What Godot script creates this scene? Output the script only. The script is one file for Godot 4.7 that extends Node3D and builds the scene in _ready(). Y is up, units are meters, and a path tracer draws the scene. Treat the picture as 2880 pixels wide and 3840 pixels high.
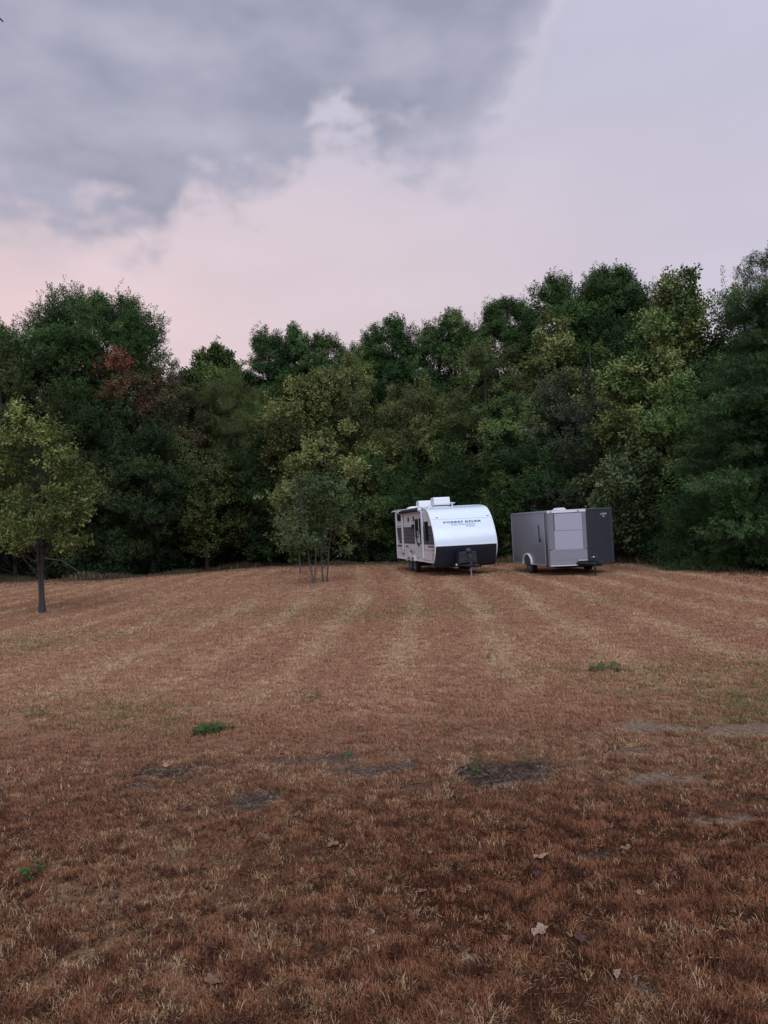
extends Node3D
# A mown, drought-brown field at dusk; a white travel trailer and a charcoal cargo trailer parked before a mixed woodland edge.

var rng := RandomNumberGenerator.new()
var n_hills := FastNoiseLite.new()
var n_patch := FastNoiseLite.new()
var n_fine := FastNoiseLite.new()
var mats := {}
var sprays := {}

# soil patches: x, z, half width, half depth, tone (0 black ash, 1 pale sand)
const SOIL := [
	[0.80, -5.98, 0.34, 0.26, 0.05], [0.95, -5.80, 0.26, 0.12, 0.55], [-1.08, -5.67, 0.21, 0.17, 0.2], [-0.16, -6.22, 0.34, 0.15, 0.3],
	[-1.90, -6.42, 0.26, 0.16, 0.15], [-1.66, -6.52, 0.2, 0.1, 0.2], [-2.02, -6.1, 0.16, 0.08, 0.3], [2.31, -7.05, 0.34, 0.16, 0.9],
	[2.08, -5.6, 0.17, 0.12, 0.85], [1.84, -5.72, 0.2, 0.12, 0.8], [3.15, -6.8, 0.5, 0.2, 0.9], [1.9, -6.35, 0.17, 0.1, 0.6],
	[1.15, -4.42, 0.14, 0.07, 0.1], [2.0, -4.86, 0.17, 0.1, 0.7], [0.12, -5.74, 0.2, 0.09, 0.4], [-0.7, -6.55, 0.34, 0.08, 0.35],
	[1.0, -3.17, 0.13, 0.07, 0.3], [0.3, -3.45, 0.09, 0.05, 0.5],
]


func _ready() -> void:
	rng.seed = 4127
	# ---------------------------------------------------------------- camera, sky, sun, exposure
	var cam := Camera3D.new()
	cam.name = "camera"
	cam.fov = 67.31
	cam.near = 0.05
	cam.far = 900.0
	cam.transform = Transform3D(Basis(Vector3(1, 0, 0), 0.0216) * Basis(Vector3(0, 0, 1), -0.0505), Vector3(0, 1.928, 0))
	add_child(cam)
	var env := Environment.new()
	env.background_mode = Environment.BG_SKY
	var sky := Sky.new()
	var pano := PanoramaSkyMaterial.new()
	pano.panorama = sky_picture()
	sky.sky_material = pano
	env.sky = sky
	env.tonemap_mode = Environment.TONE_MAPPER_LINEAR
	env.tonemap_exposure = 1.15
	env.sdfgi_enabled = true
	env.ssao_enabled = true
	env.ssil_enabled = true
	var we := WorldEnvironment.new()
	we.name = "world_environment"
	we.environment = env
	add_child(we)
	var sun := DirectionalLight3D.new()
	sun.name = "veiled_sun"
	sun.light_energy = 0.5
	sun.light_color = Color(0.88, 0.94, 1.0)
	sun.light_angular_distance = 40.0
	sun.shadow_enabled = true
	sun.transform = Transform3D(Basis.looking_at(Vector3(-0.1, -0.76, -0.62).normalized(), Vector3.UP), Vector3(0, 40, 0))
	add_child(sun)

	n_hills.seed = 11; n_hills.frequency = 0.05; n_hills.fractal_octaves = 3
	n_patch.seed = 23; n_patch.frequency = 0.22; n_patch.fractal_octaves = 4
	n_fine.seed = 37; n_fine.frequency = 2.6; n_fine.fractal_octaves = 3
	make_materials()
	make_sprays()
	# ---------------------------------------------------------------- setting
	ground()
	woodland()
	# ---------------------------------------------------------------- things
	travel_trailer()
	cargo_trailer()
	grass()
	clods()
	litter()
	fringe()
	weeds()
	fallen_leaves()
	twig_in_sky()


# ================================================================= small helpers
func tag(o: Node, label := "", category := "", group := "", kind := "") -> void:
	if label: o.set_meta("label", label)
	if category: o.set_meta("category", category)
	if group: o.set_meta("group", group)
	if kind: o.set_meta("kind", kind)


func thing(called: String, label: String, category: String, at := Vector3.ZERO, turn := 0.0, group := "") -> Node3D:
	var o := Node3D.new()
	o.name = numbered(called)
	add_child(o)
	o.position = at
	o.rotation.y = turn
	tag(o, label, category, group)
	return o


var taken := {}
func numbered(called: String) -> String:
	if not taken.has(called):
		taken[called] = 0
		return called
	taken[called] += 1
	return "%s_%03d" % [called, taken[called]]


func obj(called: String, mesh: Mesh, m: Material, parent: Node = self) -> MeshInstance3D:
	var o := MeshInstance3D.new()
	if parent == self:
		o.name = numbered(called)
	else:
		var k := 0
		var nm := called
		while parent.has_node(nm):
			k += 1
			nm = "%s_%03d" % [called, k]
		o.name = nm
	o.mesh = mesh
	o.material_override = m
	parent.add_child(o, true)
	return o


func st_new() -> SurfaceTool:
	var st := SurfaceTool.new()
	st.begin(Mesh.PRIMITIVE_TRIANGLES)
	st.set_smooth_group(-1)
	return st


func done(st: SurfaceTool) -> ArrayMesh:
	st.index()
	st.generate_normals()
	return st.commit()


func quad(st: SurfaceTool, a: Vector3, b: Vector3, c: Vector3, d: Vector3) -> void:
	for p in [a, b, c, a, c, d]:
		st.add_vertex(p)


# a box with chamfered edges along its longest outlines
func bx(st: SurfaceTool, c: Vector3, s: Vector3, bas := Basis(), ch := 0.0) -> void:
	var h := s * 0.5
	ch = minf(ch, minf(h.x, minf(h.y, h.z)) * 0.6)
	if ch <= 0.0:
		var v := []
		for i in 8:
			v.append(c + bas * Vector3(h.x if i & 1 else -h.x, h.y if i & 2 else -h.y, h.z if i & 4 else -h.z))
		quad(st, v[4], v[6], v[7], v[5]); quad(st, v[1], v[3], v[2], v[0])
		quad(st, v[5], v[7], v[3], v[1]); quad(st, v[0], v[2], v[6], v[4])
		quad(st, v[6], v[2], v[3], v[7]); quad(st, v[0], v[4], v[5], v[1])
		return
	# octagonal loops stacked in y
	var loops := []
	for lv in [[-h.y, ch], [-h.y + ch, 0.0], [h.y - ch, 0.0], [h.y, ch]]:
		var e: float = lv[1]
		var hx := h.x - e
		var hz := h.z - e
		var l := []
		for q in [[hx, hz - ch], [hx - ch, hz], [-hx + ch, hz], [-hx, hz - ch], [-hx, -hz + ch], [-hx + ch, -hz], [hx - ch, -hz], [hx, -hz + ch]]:
			l.append(c + bas * Vector3(q[0], lv[0], q[1]))
		loops.append(l)
	for k in 3:
		for i in 8:
			var j := (i + 1) % 8
			quad(st, loops[k][i], loops[k + 1][i], loops[k + 1][j], loops[k][j])
	for i in range(1, 7):
		for p in [loops[3][0], loops[3][i + 1], loops[3][i]]: st.add_vertex(p)
		for p in [loops[0][0], loops[0][i], loops[0][i + 1]]: st.add_vertex(p)


func box(c: Vector3, s: Vector3, ch := 0.0, bas := Basis()) -> ArrayMesh:
	var st := st_new()
	bx(st, c, s, bas, ch)
	return done(st)


func tube(st: SurfaceTool, pts: Array, radii: Array, sides := 6, caps := true) -> void:
	var rings := []
	var up := Vector3(0.31, 0.2, 0.93)
	for i in pts.size():
		var a: Vector3 = pts[maxi(i - 1, 0)]
		var b: Vector3 = pts[mini(i + 1, pts.size() - 1)]
		var d := (b - a).normalized()
		var x := up.cross(d)
		if x.length() < 0.05: x = Vector3(1, 0, 0).cross(d)
		x = x.normalized()
		var y := d.cross(x)
		var ring := []
		for k in sides:
			var t := TAU * k / sides
			ring.append(pts[i] + (x * cos(t) + y * sin(t)) * float(radii[i]))
		rings.append(ring)
	st.set_smooth_group(1)
	for i in rings.size() - 1:
		for k in sides:
			var j := (k + 1) % sides
			quad(st, rings[i][k], rings[i + 1][k], rings[i + 1][j], rings[i][j])
	st.set_smooth_group(-1)
	if caps:
		for k in range(1, sides - 1):
			for p in [rings[0][0], rings[0][k], rings[0][k + 1]]: st.add_vertex(p)
			for p in [rings[-1][0], rings[-1][k + 1], rings[-1][k]]: st.add_vertex(p)


func rod(pts: Array, radii: Array, sides := 8) -> ArrayMesh:
	var st := st_new()
	tube(st, pts, radii, sides)
	return done(st)


# a flat outline (points of a plane, u along ax, v along ay) given a thickness along az
func slab(st: SurfaceTool, outline: PackedVector2Array, o: Vector3, ax: Vector3, ay: Vector3, az: Vector3, thick: float, smooth := false) -> void:
	var pts := outline
	if (ax.cross(ay).dot(az) > 0.0) == Geometry2D.is_polygon_clockwise(pts):
		pts.reverse()
	var tri := Geometry2D.triangulate_polygon(pts)
	var f := func(p: Vector2, k: float) -> Vector3: return o + ax * p.x + ay * p.y + az * k
	for i in range(0, tri.size(), 3):
		var a: Vector2 = pts[tri[i]]
		var b: Vector2 = pts[tri[i + 1]]
		var c: Vector2 = pts[tri[i + 2]]
		var pa: Vector3 = f.call(a, thick)
		var pb: Vector3 = f.call(b, thick)
		var pc: Vector3 = f.call(c, thick)
		if (pb - pa).cross(pc - pa).dot(az) > 0.0:   # front faces run clockwise
			var s := pb; pb = pc; pc = s
			var s2 := b; b = c; c = s2
		for p in [pa, pb, pc]: st.add_vertex(p)
		for p in [f.call(a, 0.0), f.call(c, 0.0), f.call(b, 0.0)]: st.add_vertex(p)
	if smooth: st.set_smooth_group(2)
	for i in pts.size():
		var a2 := pts[i]
		var b2 := pts[(i + 1) % pts.size()]
		quad(st, f.call(a2, 0.0), f.call(a2, thick), f.call(b2, thick), f.call(b2, 0.0))
	st.set_smooth_group(-1)


func plate(outline: PackedVector2Array, o: Vector3, ax: Vector3, ay: Vector3, az: Vector3, thick: float) -> ArrayMesh:
	var st := st_new()
	slab(st, outline, o, ax, ay, az, thick)
	return done(st)


func rect(a: float, b: float, c: float, d: float) -> PackedVector2Array:
	return PackedVector2Array([Vector2(a, b), Vector2(c, b), Vector2(c, d), Vector2(a, d)])


func lathe(st: SurfaceTool, prof: Array, c: Vector3, axis: Vector3, sides := 20) -> void:
	var x := axis.cross(Vector3.UP)
	if x.length() < 0.1: x = axis.cross(Vector3(1, 0, 0))
	x = x.normalized()
	var y := axis.cross(x).normalized()
	st.set_smooth_group(3)
	for i in prof.size() - 1:
		for k in sides:
			var t0 := TAU * k / sides
			var t1 := TAU * (k + 1) / sides
			var r0 := x * cos(t0) + y * sin(t0)
			var r1 := x * cos(t1) + y * sin(t1)
			var p: Vector2 = prof[i]
			var q: Vector2 = prof[i + 1]
			quad(st, c + axis * p.x + r0 * p.y, c + axis * q.x + r0 * q.y, c + axis * q.x + r1 * q.y, c + axis * p.x + r1 * p.y)
	st.set_smooth_group(-1)


# ================================================================= materials
func lin(r: float, g: float, b: float) -> Color:
	return Color(r, g, b).linear_to_srgb()


func mat(called: String, c: Color, rough := 0.6, metal := 0.0) -> StandardMaterial3D:
	var m := StandardMaterial3D.new()
	m.resource_name = called
	m.albedo_color = c
	m.roughness = rough
	m.metallic = metal
	mats[called] = m
	return m


func grain(seed_: int, freq: float, lo: Color, hi: Color, oct := 4, size := 512) -> NoiseTexture2D:
	var n := FastNoiseLite.new()
	n.seed = seed_
	n.frequency = freq
	n.fractal_octaves = oct
	var t := NoiseTexture2D.new()
	t.width = size
	t.height = size
	t.seamless = true
	t.noise = n
	var g := Gradient.new()
	g.set_color(0, lo)
	g.set_color(1, hi)
	t.color_ramp = g
	return t


func make_materials() -> void:
	var m := mat("leaf", Color.WHITE, 0.55)
	m.vertex_color_use_as_albedo = true
	m.cull_mode = BaseMaterial3D.CULL_DISABLED
	m.backlight_enabled = true
	m.backlight = Color(0.28, 0.28, 0.28)
	m.metallic_specular = 0.16
	m = mat("dry_blade", Color.WHITE, 0.8)
	m.metallic_specular = 0.25
	m.vertex_color_use_as_albedo = true
	m.cull_mode = BaseMaterial3D.CULL_DISABLED
	m.backlight_enabled = true
	m.backlight = Color(0.3, 0.3, 0.3)
	m = mat("soil", Color.WHITE, 1.0)
	m.metallic_specular = 0.08
	m.vertex_color_use_as_albedo = true
	m.albedo_texture = grain(5, 0.035, Color(0.72, 0.72, 0.72), Color(1, 1, 1), 5)
	m.uv1_triplanar = true
	m.uv1_world_triplanar = true
	m.uv1_scale = Vector3(1.1, 1.1, 1.1)
	m.heightmap_enabled = true
	m.heightmap_texture = grain(6, 0.06, Color(0, 0, 0), Color(1, 1, 1), 5)
	m.heightmap_scale = 1.6
	m = mat("bark", lin(0.075, 0.062, 0.056), 0.9)
	m.albedo_texture = grain(7, 0.05, Color(0.55, 0.55, 0.55), Color(1, 1, 1), 4, 256)
	m.uv1_triplanar = true
	m.uv1_scale = Vector3(4, 1.2, 4)
	m.heightmap_enabled = true
	m.heightmap_texture = m.albedo_texture
	m.heightmap_scale = 1.5
	m = mat("pale_bark", lin(0.15, 0.13, 0.12), 0.9)
	m.albedo_texture = mats.bark.albedo_texture
	m.uv1_triplanar = true
	m.uv1_scale = Vector3(5, 1.5, 5)
	# trailers
	m = mat("white_gelcoat", lin(0.63, 0.68, 0.75), 0.32)
	m.roughness_texture = grain(9, 0.012, Color(0.7, 0.7, 0.7), Color(1, 1, 1), 4, 256)
	m.uv1_triplanar = true
	m.uv1_scale = Vector3(0.4, 0.4, 0.4)
	m.clearcoat_enabled = true
	m.clearcoat = 0.4
	m.clearcoat_roughness = 0.15
	m = mat("side_siding", lin(0.80, 0.76, 0.78), 0.5)
	m.albedo_texture = grain(10, 0.01, Color(0.9, 0.89, 0.88), Color(1, 1, 1), 4, 256)
	m.uv1_triplanar = true
	m.uv1_scale = Vector3(0.5, 0.35, 0.5)
	mat("trim_white", lin(0.70, 0.70, 0.72), 0.4)
	mat("roof_membrane", lin(0.66, 0.67, 0.68), 0.7)
	m = mat("vent_plastic", lin(0.68, 0.68, 0.70), 0.45)
	m = mat("navy_panel", lin(0.014, 0.018, 0.032), 0.3)
	m = mat("window_glass", lin(0.008, 0.010, 0.016), 0.06)
	mat("frame_black", lin(0.012, 0.012, 0.015), 0.45)
	mat("awning_cloth", lin(0.014, 0.014, 0.018), 0.85)
	mat("black_plastic", lin(0.02, 0.021, 0.026), 0.5)
	mat("black_steel", lin(0.007, 0.007, 0.008), 0.75)
	mat("rubber", lin(0.014, 0.014, 0.015), 0.85)
	m = mat("alloy", lin(0.13, 0.13, 0.14), 0.4, 0.5)
	m = mat("galvanised", lin(0.42, 0.43, 0.46), 0.45, 0.5)
	mat("seam_grey", lin(0.30, 0.30, 0.32), 0.6)
	mat("ink", lin(0.02, 0.03, 0.06), 0.5)
	mat("grey_ink", lin(0.36, 0.40, 0.47), 0.5)
	mat("stripe_brown", lin(0.16, 0.10, 0.09), 0.5)
	mat("stripe_slate", lin(0.06, 0.07, 0.10), 0.5)
	for k in 4:
		m = mat("plank%d" % k, lin([0.115, 0.10, 0.125, 0.105][k], [0.112, 0.10, 0.122, 0.10][k], [0.135, 0.118, 0.142, 0.125][k]), 0.55)
		m.albedo_texture = grain(40 + k, 0.03, Color(0.72, 0.72, 0.74), Color(1, 1, 1), 5, 256)
		m.uv1_triplanar = true
		m.uv1_scale = Vector3(1, 5, 0.5)
	m = mat("charcoal_sky_reflect", lin(0.27, 0.275, 0.31), 0.36, 0.35)  # charcoal paint lightened: reflected sky is put into the colour
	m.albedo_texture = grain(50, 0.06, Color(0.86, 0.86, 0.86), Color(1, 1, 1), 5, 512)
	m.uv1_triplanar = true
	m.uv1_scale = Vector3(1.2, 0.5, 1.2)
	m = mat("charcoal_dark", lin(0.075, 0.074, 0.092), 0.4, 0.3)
	m = mat("nose_panel_reflect", lin(0.54, 0.55, 0.65), 0.42, 0.4)  # separate nose panel, its brighter sky reflection painted into the tone
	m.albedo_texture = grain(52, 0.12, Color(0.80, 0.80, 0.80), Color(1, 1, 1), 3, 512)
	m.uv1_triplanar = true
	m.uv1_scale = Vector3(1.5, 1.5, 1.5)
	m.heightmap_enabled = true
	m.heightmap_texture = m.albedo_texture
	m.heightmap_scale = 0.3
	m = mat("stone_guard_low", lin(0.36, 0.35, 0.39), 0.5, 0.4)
	m.albedo_texture = mats.nose_panel_reflect.albedo_texture
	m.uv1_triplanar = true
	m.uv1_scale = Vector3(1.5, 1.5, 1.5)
	mat("charcoal_tree_reflect", lin(0.046, 0.049, 0.060), 0.4, 0.1)  # same charcoal paint, darkened in colour to imitate reflected trees
	mat("amber", lin(0.25, 0.06, 0.02), 0.3)
	mat("lamp_dark", lin(0.05, 0.05, 0.06), 0.3)


# ================================================================= sky
func edge_at(a: float) -> float:
	var e := [[-180, 44], [-90, 34], [-45, 21.5], [-26, 21.2], [-16, 20.6], [-12.8, 23.0], [-7.5, 23.8], [-4.9, 25.6], [-3.2, 27.2], [2.0, 25.2], [7.4, 23.4], [10.0, 25.4], [12.5, 29.0], [16, 34.5], [24, 42], [40, 45], [180, 44]]
	for i in e.size() - 1:
		if a <= e[i + 1][0]:
			return lerpf(e[i][1], e[i + 1][1], smoothstep(e[i][0], e[i + 1][0], a))
	return 44.0


func sky_picture() -> ImageTexture:
	var w := 2048
	var h := 1024
	var im := Image.create(w, h, false, Image.FORMAT_RGBF)
	var na := FastNoiseLite.new(); na.seed = 3; na.frequency = 2.6; na.fractal_octaves = 4
	var nb := FastNoiseLite.new(); nb.seed = 8; nb.frequency = 9.0; nb.fractal_octaves = 5; nb.fractal_gain = 0.55
	var nc := FastNoiseLite.new(); nc.seed = 15; nc.frequency = 4.0; nc.fractal_octaves = 4
	var nd := FastNoiseLite.new(); nd.seed = 21; nd.frequency = 21.0; nd.fractal_octaves = 5; nd.fractal_gain = 0.6
	var edges := PackedFloat32Array()
	for i in w:
		edges.append(edge_at(wrapf((i + 0.5) / w * 360.0, -180.0, 180.0)))
	var data := PackedFloat32Array()
	data.resize(w * h * 3)
	var k := 0
	for j in h:
		var el := 90.0 - (j + 0.5) / h * 180.0
		var ce := cos(deg_to_rad(el))
		var se := sin(deg_to_rad(el))
		for i in w:
			var c: Color
			if el < -6.0:
				c = Color(0.16, 0.14, 0.13)
			else:
				var az := wrapf((i + 0.5) / w * 360.0, -180.0, 180.0)   # a panorama starts at -z
				var ar := deg_to_rad(az)
				var v := Vector3(sin(ar) * ce, se * 1.8, -cos(ar) * ce)
				# clear air behind the cloud: rose low on the left, lavender to the right and above
				var rose := exp(-pow((az + 26.0) / 36.0, 2.0)) * (1.0 - smoothstep(13.0, 33.0, el))
				c = Color(0.480, 0.476, 0.595).lerp(Color(0.750, 0.555, 0.560), rose)
				var warm := exp(-pow((az + 2.0) / 22.0, 2.0)) * (1.0 - smoothstep(18.0, 31.0, el))
				c = c.lerp(Color(0.605, 0.525, 0.566), warm * 0.6)
				var n1 := na.get_noise_3dv(v)
				var n2 := nb.get_noise_3dv(v)
				var n3 := nc.get_noise_3dv(v * Vector3(1, 1.6, 1))
				c = c * (1.0 + 0.05 * n3)
				# the cloud bank
				var d := el - edges[i] + n2 * 3.0 + n1 * 1.2
				if absf(az) < 60.0 and el > 12.0 and el < 45.0:
					var n4 := nd.get_noise_3dv(v)
					d += n4 * 1.7
					var across := (az + 2.4) * 0.66 - (el - 29.6) * 0.75 + n2 * 1.8 + n4 * 0.9
					var along := (az + 2.4) * 0.75 + (el - 29.6) * 0.66
					d -= 3.6 * exp(-pow(across / 0.55, 2.0) - pow(along / 2.6, 2.0)) * (0.6 + 0.9 * n4)
				var cover := smoothstep(-1.4 - 2.6 * smoothstep(2.0, 12.0, az), 2.6 + 5.0 * smoothstep(2.0, 12.0, az), d)
				var body := clampf(0.36 + n3 * 1.0 + n2 * 0.45, 0.0, 1.0)
				var cloud := Color(0.268, 0.282, 0.368).lerp(Color(0.405, 0.400, 0.500), body)
				var rim := exp(-pow(d / 1.4, 2.0)) * smoothstep(24.0, 29.0, el) * 0.30
				c = c.lerp(cloud, cover * 0.93)
				c = c.lerp(Color(0.65, 0.60, 0.665), rim)
				# low shelf of grey on the far left
				var shelf := exp(-pow((el - 20.0 - n2 * 1.5) / 1.3, 2.0)) * smoothstep(-19.0, -25.0, az) * smoothstep(-120.0, -60.0, az)
				c = c.lerp(Color(0.49, 0.44, 0.48), shelf * 0.6)
				# overcast domes grow brighter towards the zenith
				var lift := smoothstep(36.0, 75.0, el)
				c = c.lerp(Color(1.04, 1.10, 1.30), lift * 0.9)
				c = c * (1.0 + 0.55 * (1.0 - lift) * smoothstep(40.0, 130.0, absf(az)) * smoothstep(4.0, 30.0, el))
				c = c.lerp(Color(0.16, 0.14, 0.13), smoothstep(-1.0, -6.0, el))
			data[k] = c.r; data[k + 1] = c.g; data[k + 2] = c.b
			k += 3
	im.set_data(w, h, false, Image.FORMAT_RGBF, data.to_byte_array())
	return ImageTexture.create_from_image(im)


# ================================================================= ground
func gh(x: float, z: float) -> float:
	var far := smoothstep(6.0, 30.0, -z) * 0.05
	return n_hills.get_noise_2d(x, z) * far + n_fine.get_noise_2d(x * 0.8, z * 0.8) * 0.012


func soil_at(x: float, z: float) -> Vector2:   # how bare, which tone
	if z < -8.5 or z > -2.6 or absf(x) > 5.0:
		return Vector2.ZERO
	var best := 0.0
	var tone := 0.0
	var wx := x + n_fine.get_noise_2d(x * 0.9 + 40.0, z * 0.9) * 0.17
	var wz := z + n_fine.get_noise_2d(x * 1.1, z * 1.1 + 90.0) * 0.14
	for s in SOIL:
		var q := Vector2((wx - s[0]) / (s[2] * 1.2), (wz - s[1]) / (s[3] * 1.3)).length()
		var b := 1.0 - smoothstep(0.65, 1.15, q)
		if b > best:
			best = b
			tone = s[4]
	return Vector2(best, tone)


func stripe_at(x: float, z: float) -> float:   # mown swaths running away from the viewer
	var wob := n_hills.get_noise_2d(x * 0.6, z * 0.8) * 0.7 + n_patch.get_noise_2d(x * 0.8, z * 0.5) * 0.22
	var s := sin((x + wob) * TAU / 1.5)
	s = pow(0.5 + 0.5 * s, 2.4) * 2.0 - 0.9
	var deep := 0.40 + 0.45 * smoothstep(-4.0, 2.0, x) + 0.8 * n_patch.get_noise_2d(x * 0.3 + 15.0, z * 0.25 - 40.0)
	return clampf(0.45 + 0.5 * s * clampf(deep, 0.1, 1.0), 0.0, 1.0) * smoothstep(7.0, 12.0, -z)


func thatch(x: float, z: float) -> Color:
	var p := n_patch.get_noise_2d(x, z)
	var q := n_patch.get_noise_2d(x * 0.35 + 70.0, z * 0.35)
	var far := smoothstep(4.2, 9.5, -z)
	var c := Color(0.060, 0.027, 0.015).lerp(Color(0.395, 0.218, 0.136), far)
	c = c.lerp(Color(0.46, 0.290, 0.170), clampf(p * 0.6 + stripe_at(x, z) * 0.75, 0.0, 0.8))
	c = c.lerp(Color(0.12, 0.115, 0.055), clampf(q * 1.2 - 0.1, 0.0, 0.5) * smoothstep(-5.4, -7.4, z))
	# leaf litter under the woodland edge
	var edge := smoothstep(-2.5, 3.0, wood_edge(x) - z)
	c = c.lerp(Color(0.13, 0.055, 0.038), edge)
	return c


func wood_edge(x: float) -> float:   # z of the front of the woodland
	var e := [[-40, -43], [-21.6, -42.9], [-14.5, -39.8], [-11, -42.5], [-7, -46], [-0.7, -41.7], [5.8, -37], [9.8, -32.3], [10.1, -27], [11, -22.3], [18, -14]]
	for i in e.size() - 1:
		if x <= e[i + 1][0]:
			return lerpf(e[i][1], e[i + 1][1], clampf((x - e[i][0]) / (e[i + 1][0] - e[i][0]), 0, 1))
	return -14.0


func ground() -> void:
	var xs := lines(0.0, 4.2, 0.07, 330.0)
	var zs := lines(-6.0, 3.2, 0.06, 330.0)
	var st := SurfaceTool.new()
	st.begin(Mesh.PRIMITIVE_TRIANGLES)
	for z in zs:
		for x in xs:
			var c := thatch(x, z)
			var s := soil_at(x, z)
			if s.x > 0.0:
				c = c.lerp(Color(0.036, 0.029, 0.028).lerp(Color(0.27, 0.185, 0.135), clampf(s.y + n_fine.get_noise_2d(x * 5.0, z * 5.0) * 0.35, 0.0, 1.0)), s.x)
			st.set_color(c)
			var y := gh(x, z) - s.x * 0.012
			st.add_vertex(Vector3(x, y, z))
	var nx := xs.size()
	for j in zs.size() - 1:
		for i in nx - 1:
			var a := j * nx + i
			for q in [a, a + 1, a + nx, a + 1, a + nx + 1, a + nx]:
				st.add_index(q)
	st.generate_normals()
	var o := obj("ground", st.commit(), mats.soil)
	tag(o, "brown dried field with dark and sandy bare patches", "ground", "", "structure")


func lines(mid: float, half: float, step: float, reach: float) -> PackedFloat32Array:
	var out := PackedFloat32Array()
	var n := int(half / step)
	for i in range(-n, n + 1):
		out.append(mid + i * step)
	var d := step
	var at := mid + n * step
	while at < mid + reach:
		d *= 1.09
		at += d
		out.append(at)
	d = step
	at = mid - n * step
	while at > mid - reach:
		d *= 1.09
		at -= d
		out.append(at)
	out.sort()
	return out


# ================================================================= grass
func blade(st: SurfaceTool, at: Vector3, dir: Vector3, side: Vector3, length: float, width: float, bend: Vector3, tone: Color) -> void:
	var p0 := at
	var p1 := at + dir * length * 0.55 + bend * length * 0.18
	var p2 := at + dir * length * 0.9 + bend * length * 0.6
	var s := side * width * 0.5
	st.set_color(tone)
	for p in [p0 - s, p1 - s * 0.85, p0 + s, p0 + s, p1 - s * 0.85, p1 + s * 0.85, p1 - s * 0.85, p2, p1 + s * 0.85]:
		st.add_vertex(p)


func tuft(seed_: int, n: int, spread: float, hlo: float, hhi: float, lean: float, wid: float) -> ArrayMesh:
	var r := RandomNumberGenerator.new()
	r.seed = seed_
	var st := SurfaceTool.new()
	st.begin(Mesh.PRIMITIVE_TRIANGLES)
	st.set_smooth_group(-1)
	for i in n:
		var a := r.randf() * TAU
		var at := Vector3(cos(a), 0, sin(a)) * spread * sqrt(r.randf())
		at.y = -0.006
		var b := r.randf() * TAU
		var out := Vector3(cos(b), 0, sin(b))
		var dir := (Vector3.UP + out * lean * r.randf_range(0.2, 1.3)).normalized()
		var g := r.randf_range(0.6, 1.35)
		var side := Vector3(-sin(b + r.randf_range(-1, 1)), 0, cos(b)).normalized()
		blade(st, at, dir, side, r.randf_range(hlo, hhi), wid * r.randf_range(0.7, 1.3), out * r.randf_range(0.0, 1.0) + Vector3(0, -0.4 * r.randf(), 0), Color(g, g * r.randf_range(0.92, 1.06), g))
	st.generate_normals()
	return st.commit()


func scatter(called: String, mesh: Mesh, m: Material, xf: Array[Transform3D], cols: PackedColorArray, label: String, category: String, parent: Node = self) -> MultiMeshInstance3D:
	var mm := MultiMesh.new()
	mm.transform_format = MultiMesh.TRANSFORM_3D
	mm.use_colors = true
	mm.mesh = mesh
	mm.instance_count = xf.size()
	for i in xf.size():
		mm.set_instance_transform(i, xf[i])
		mm.set_instance_color(i, cols[i])
	var o := MultiMeshInstance3D.new()
	o.name = numbered(called) if parent == self else called
	o.multimesh = mm
	o.material_override = m
	parent.add_child(o, true)
	tag(o, label, category, "", "stuff")
	return o


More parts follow.
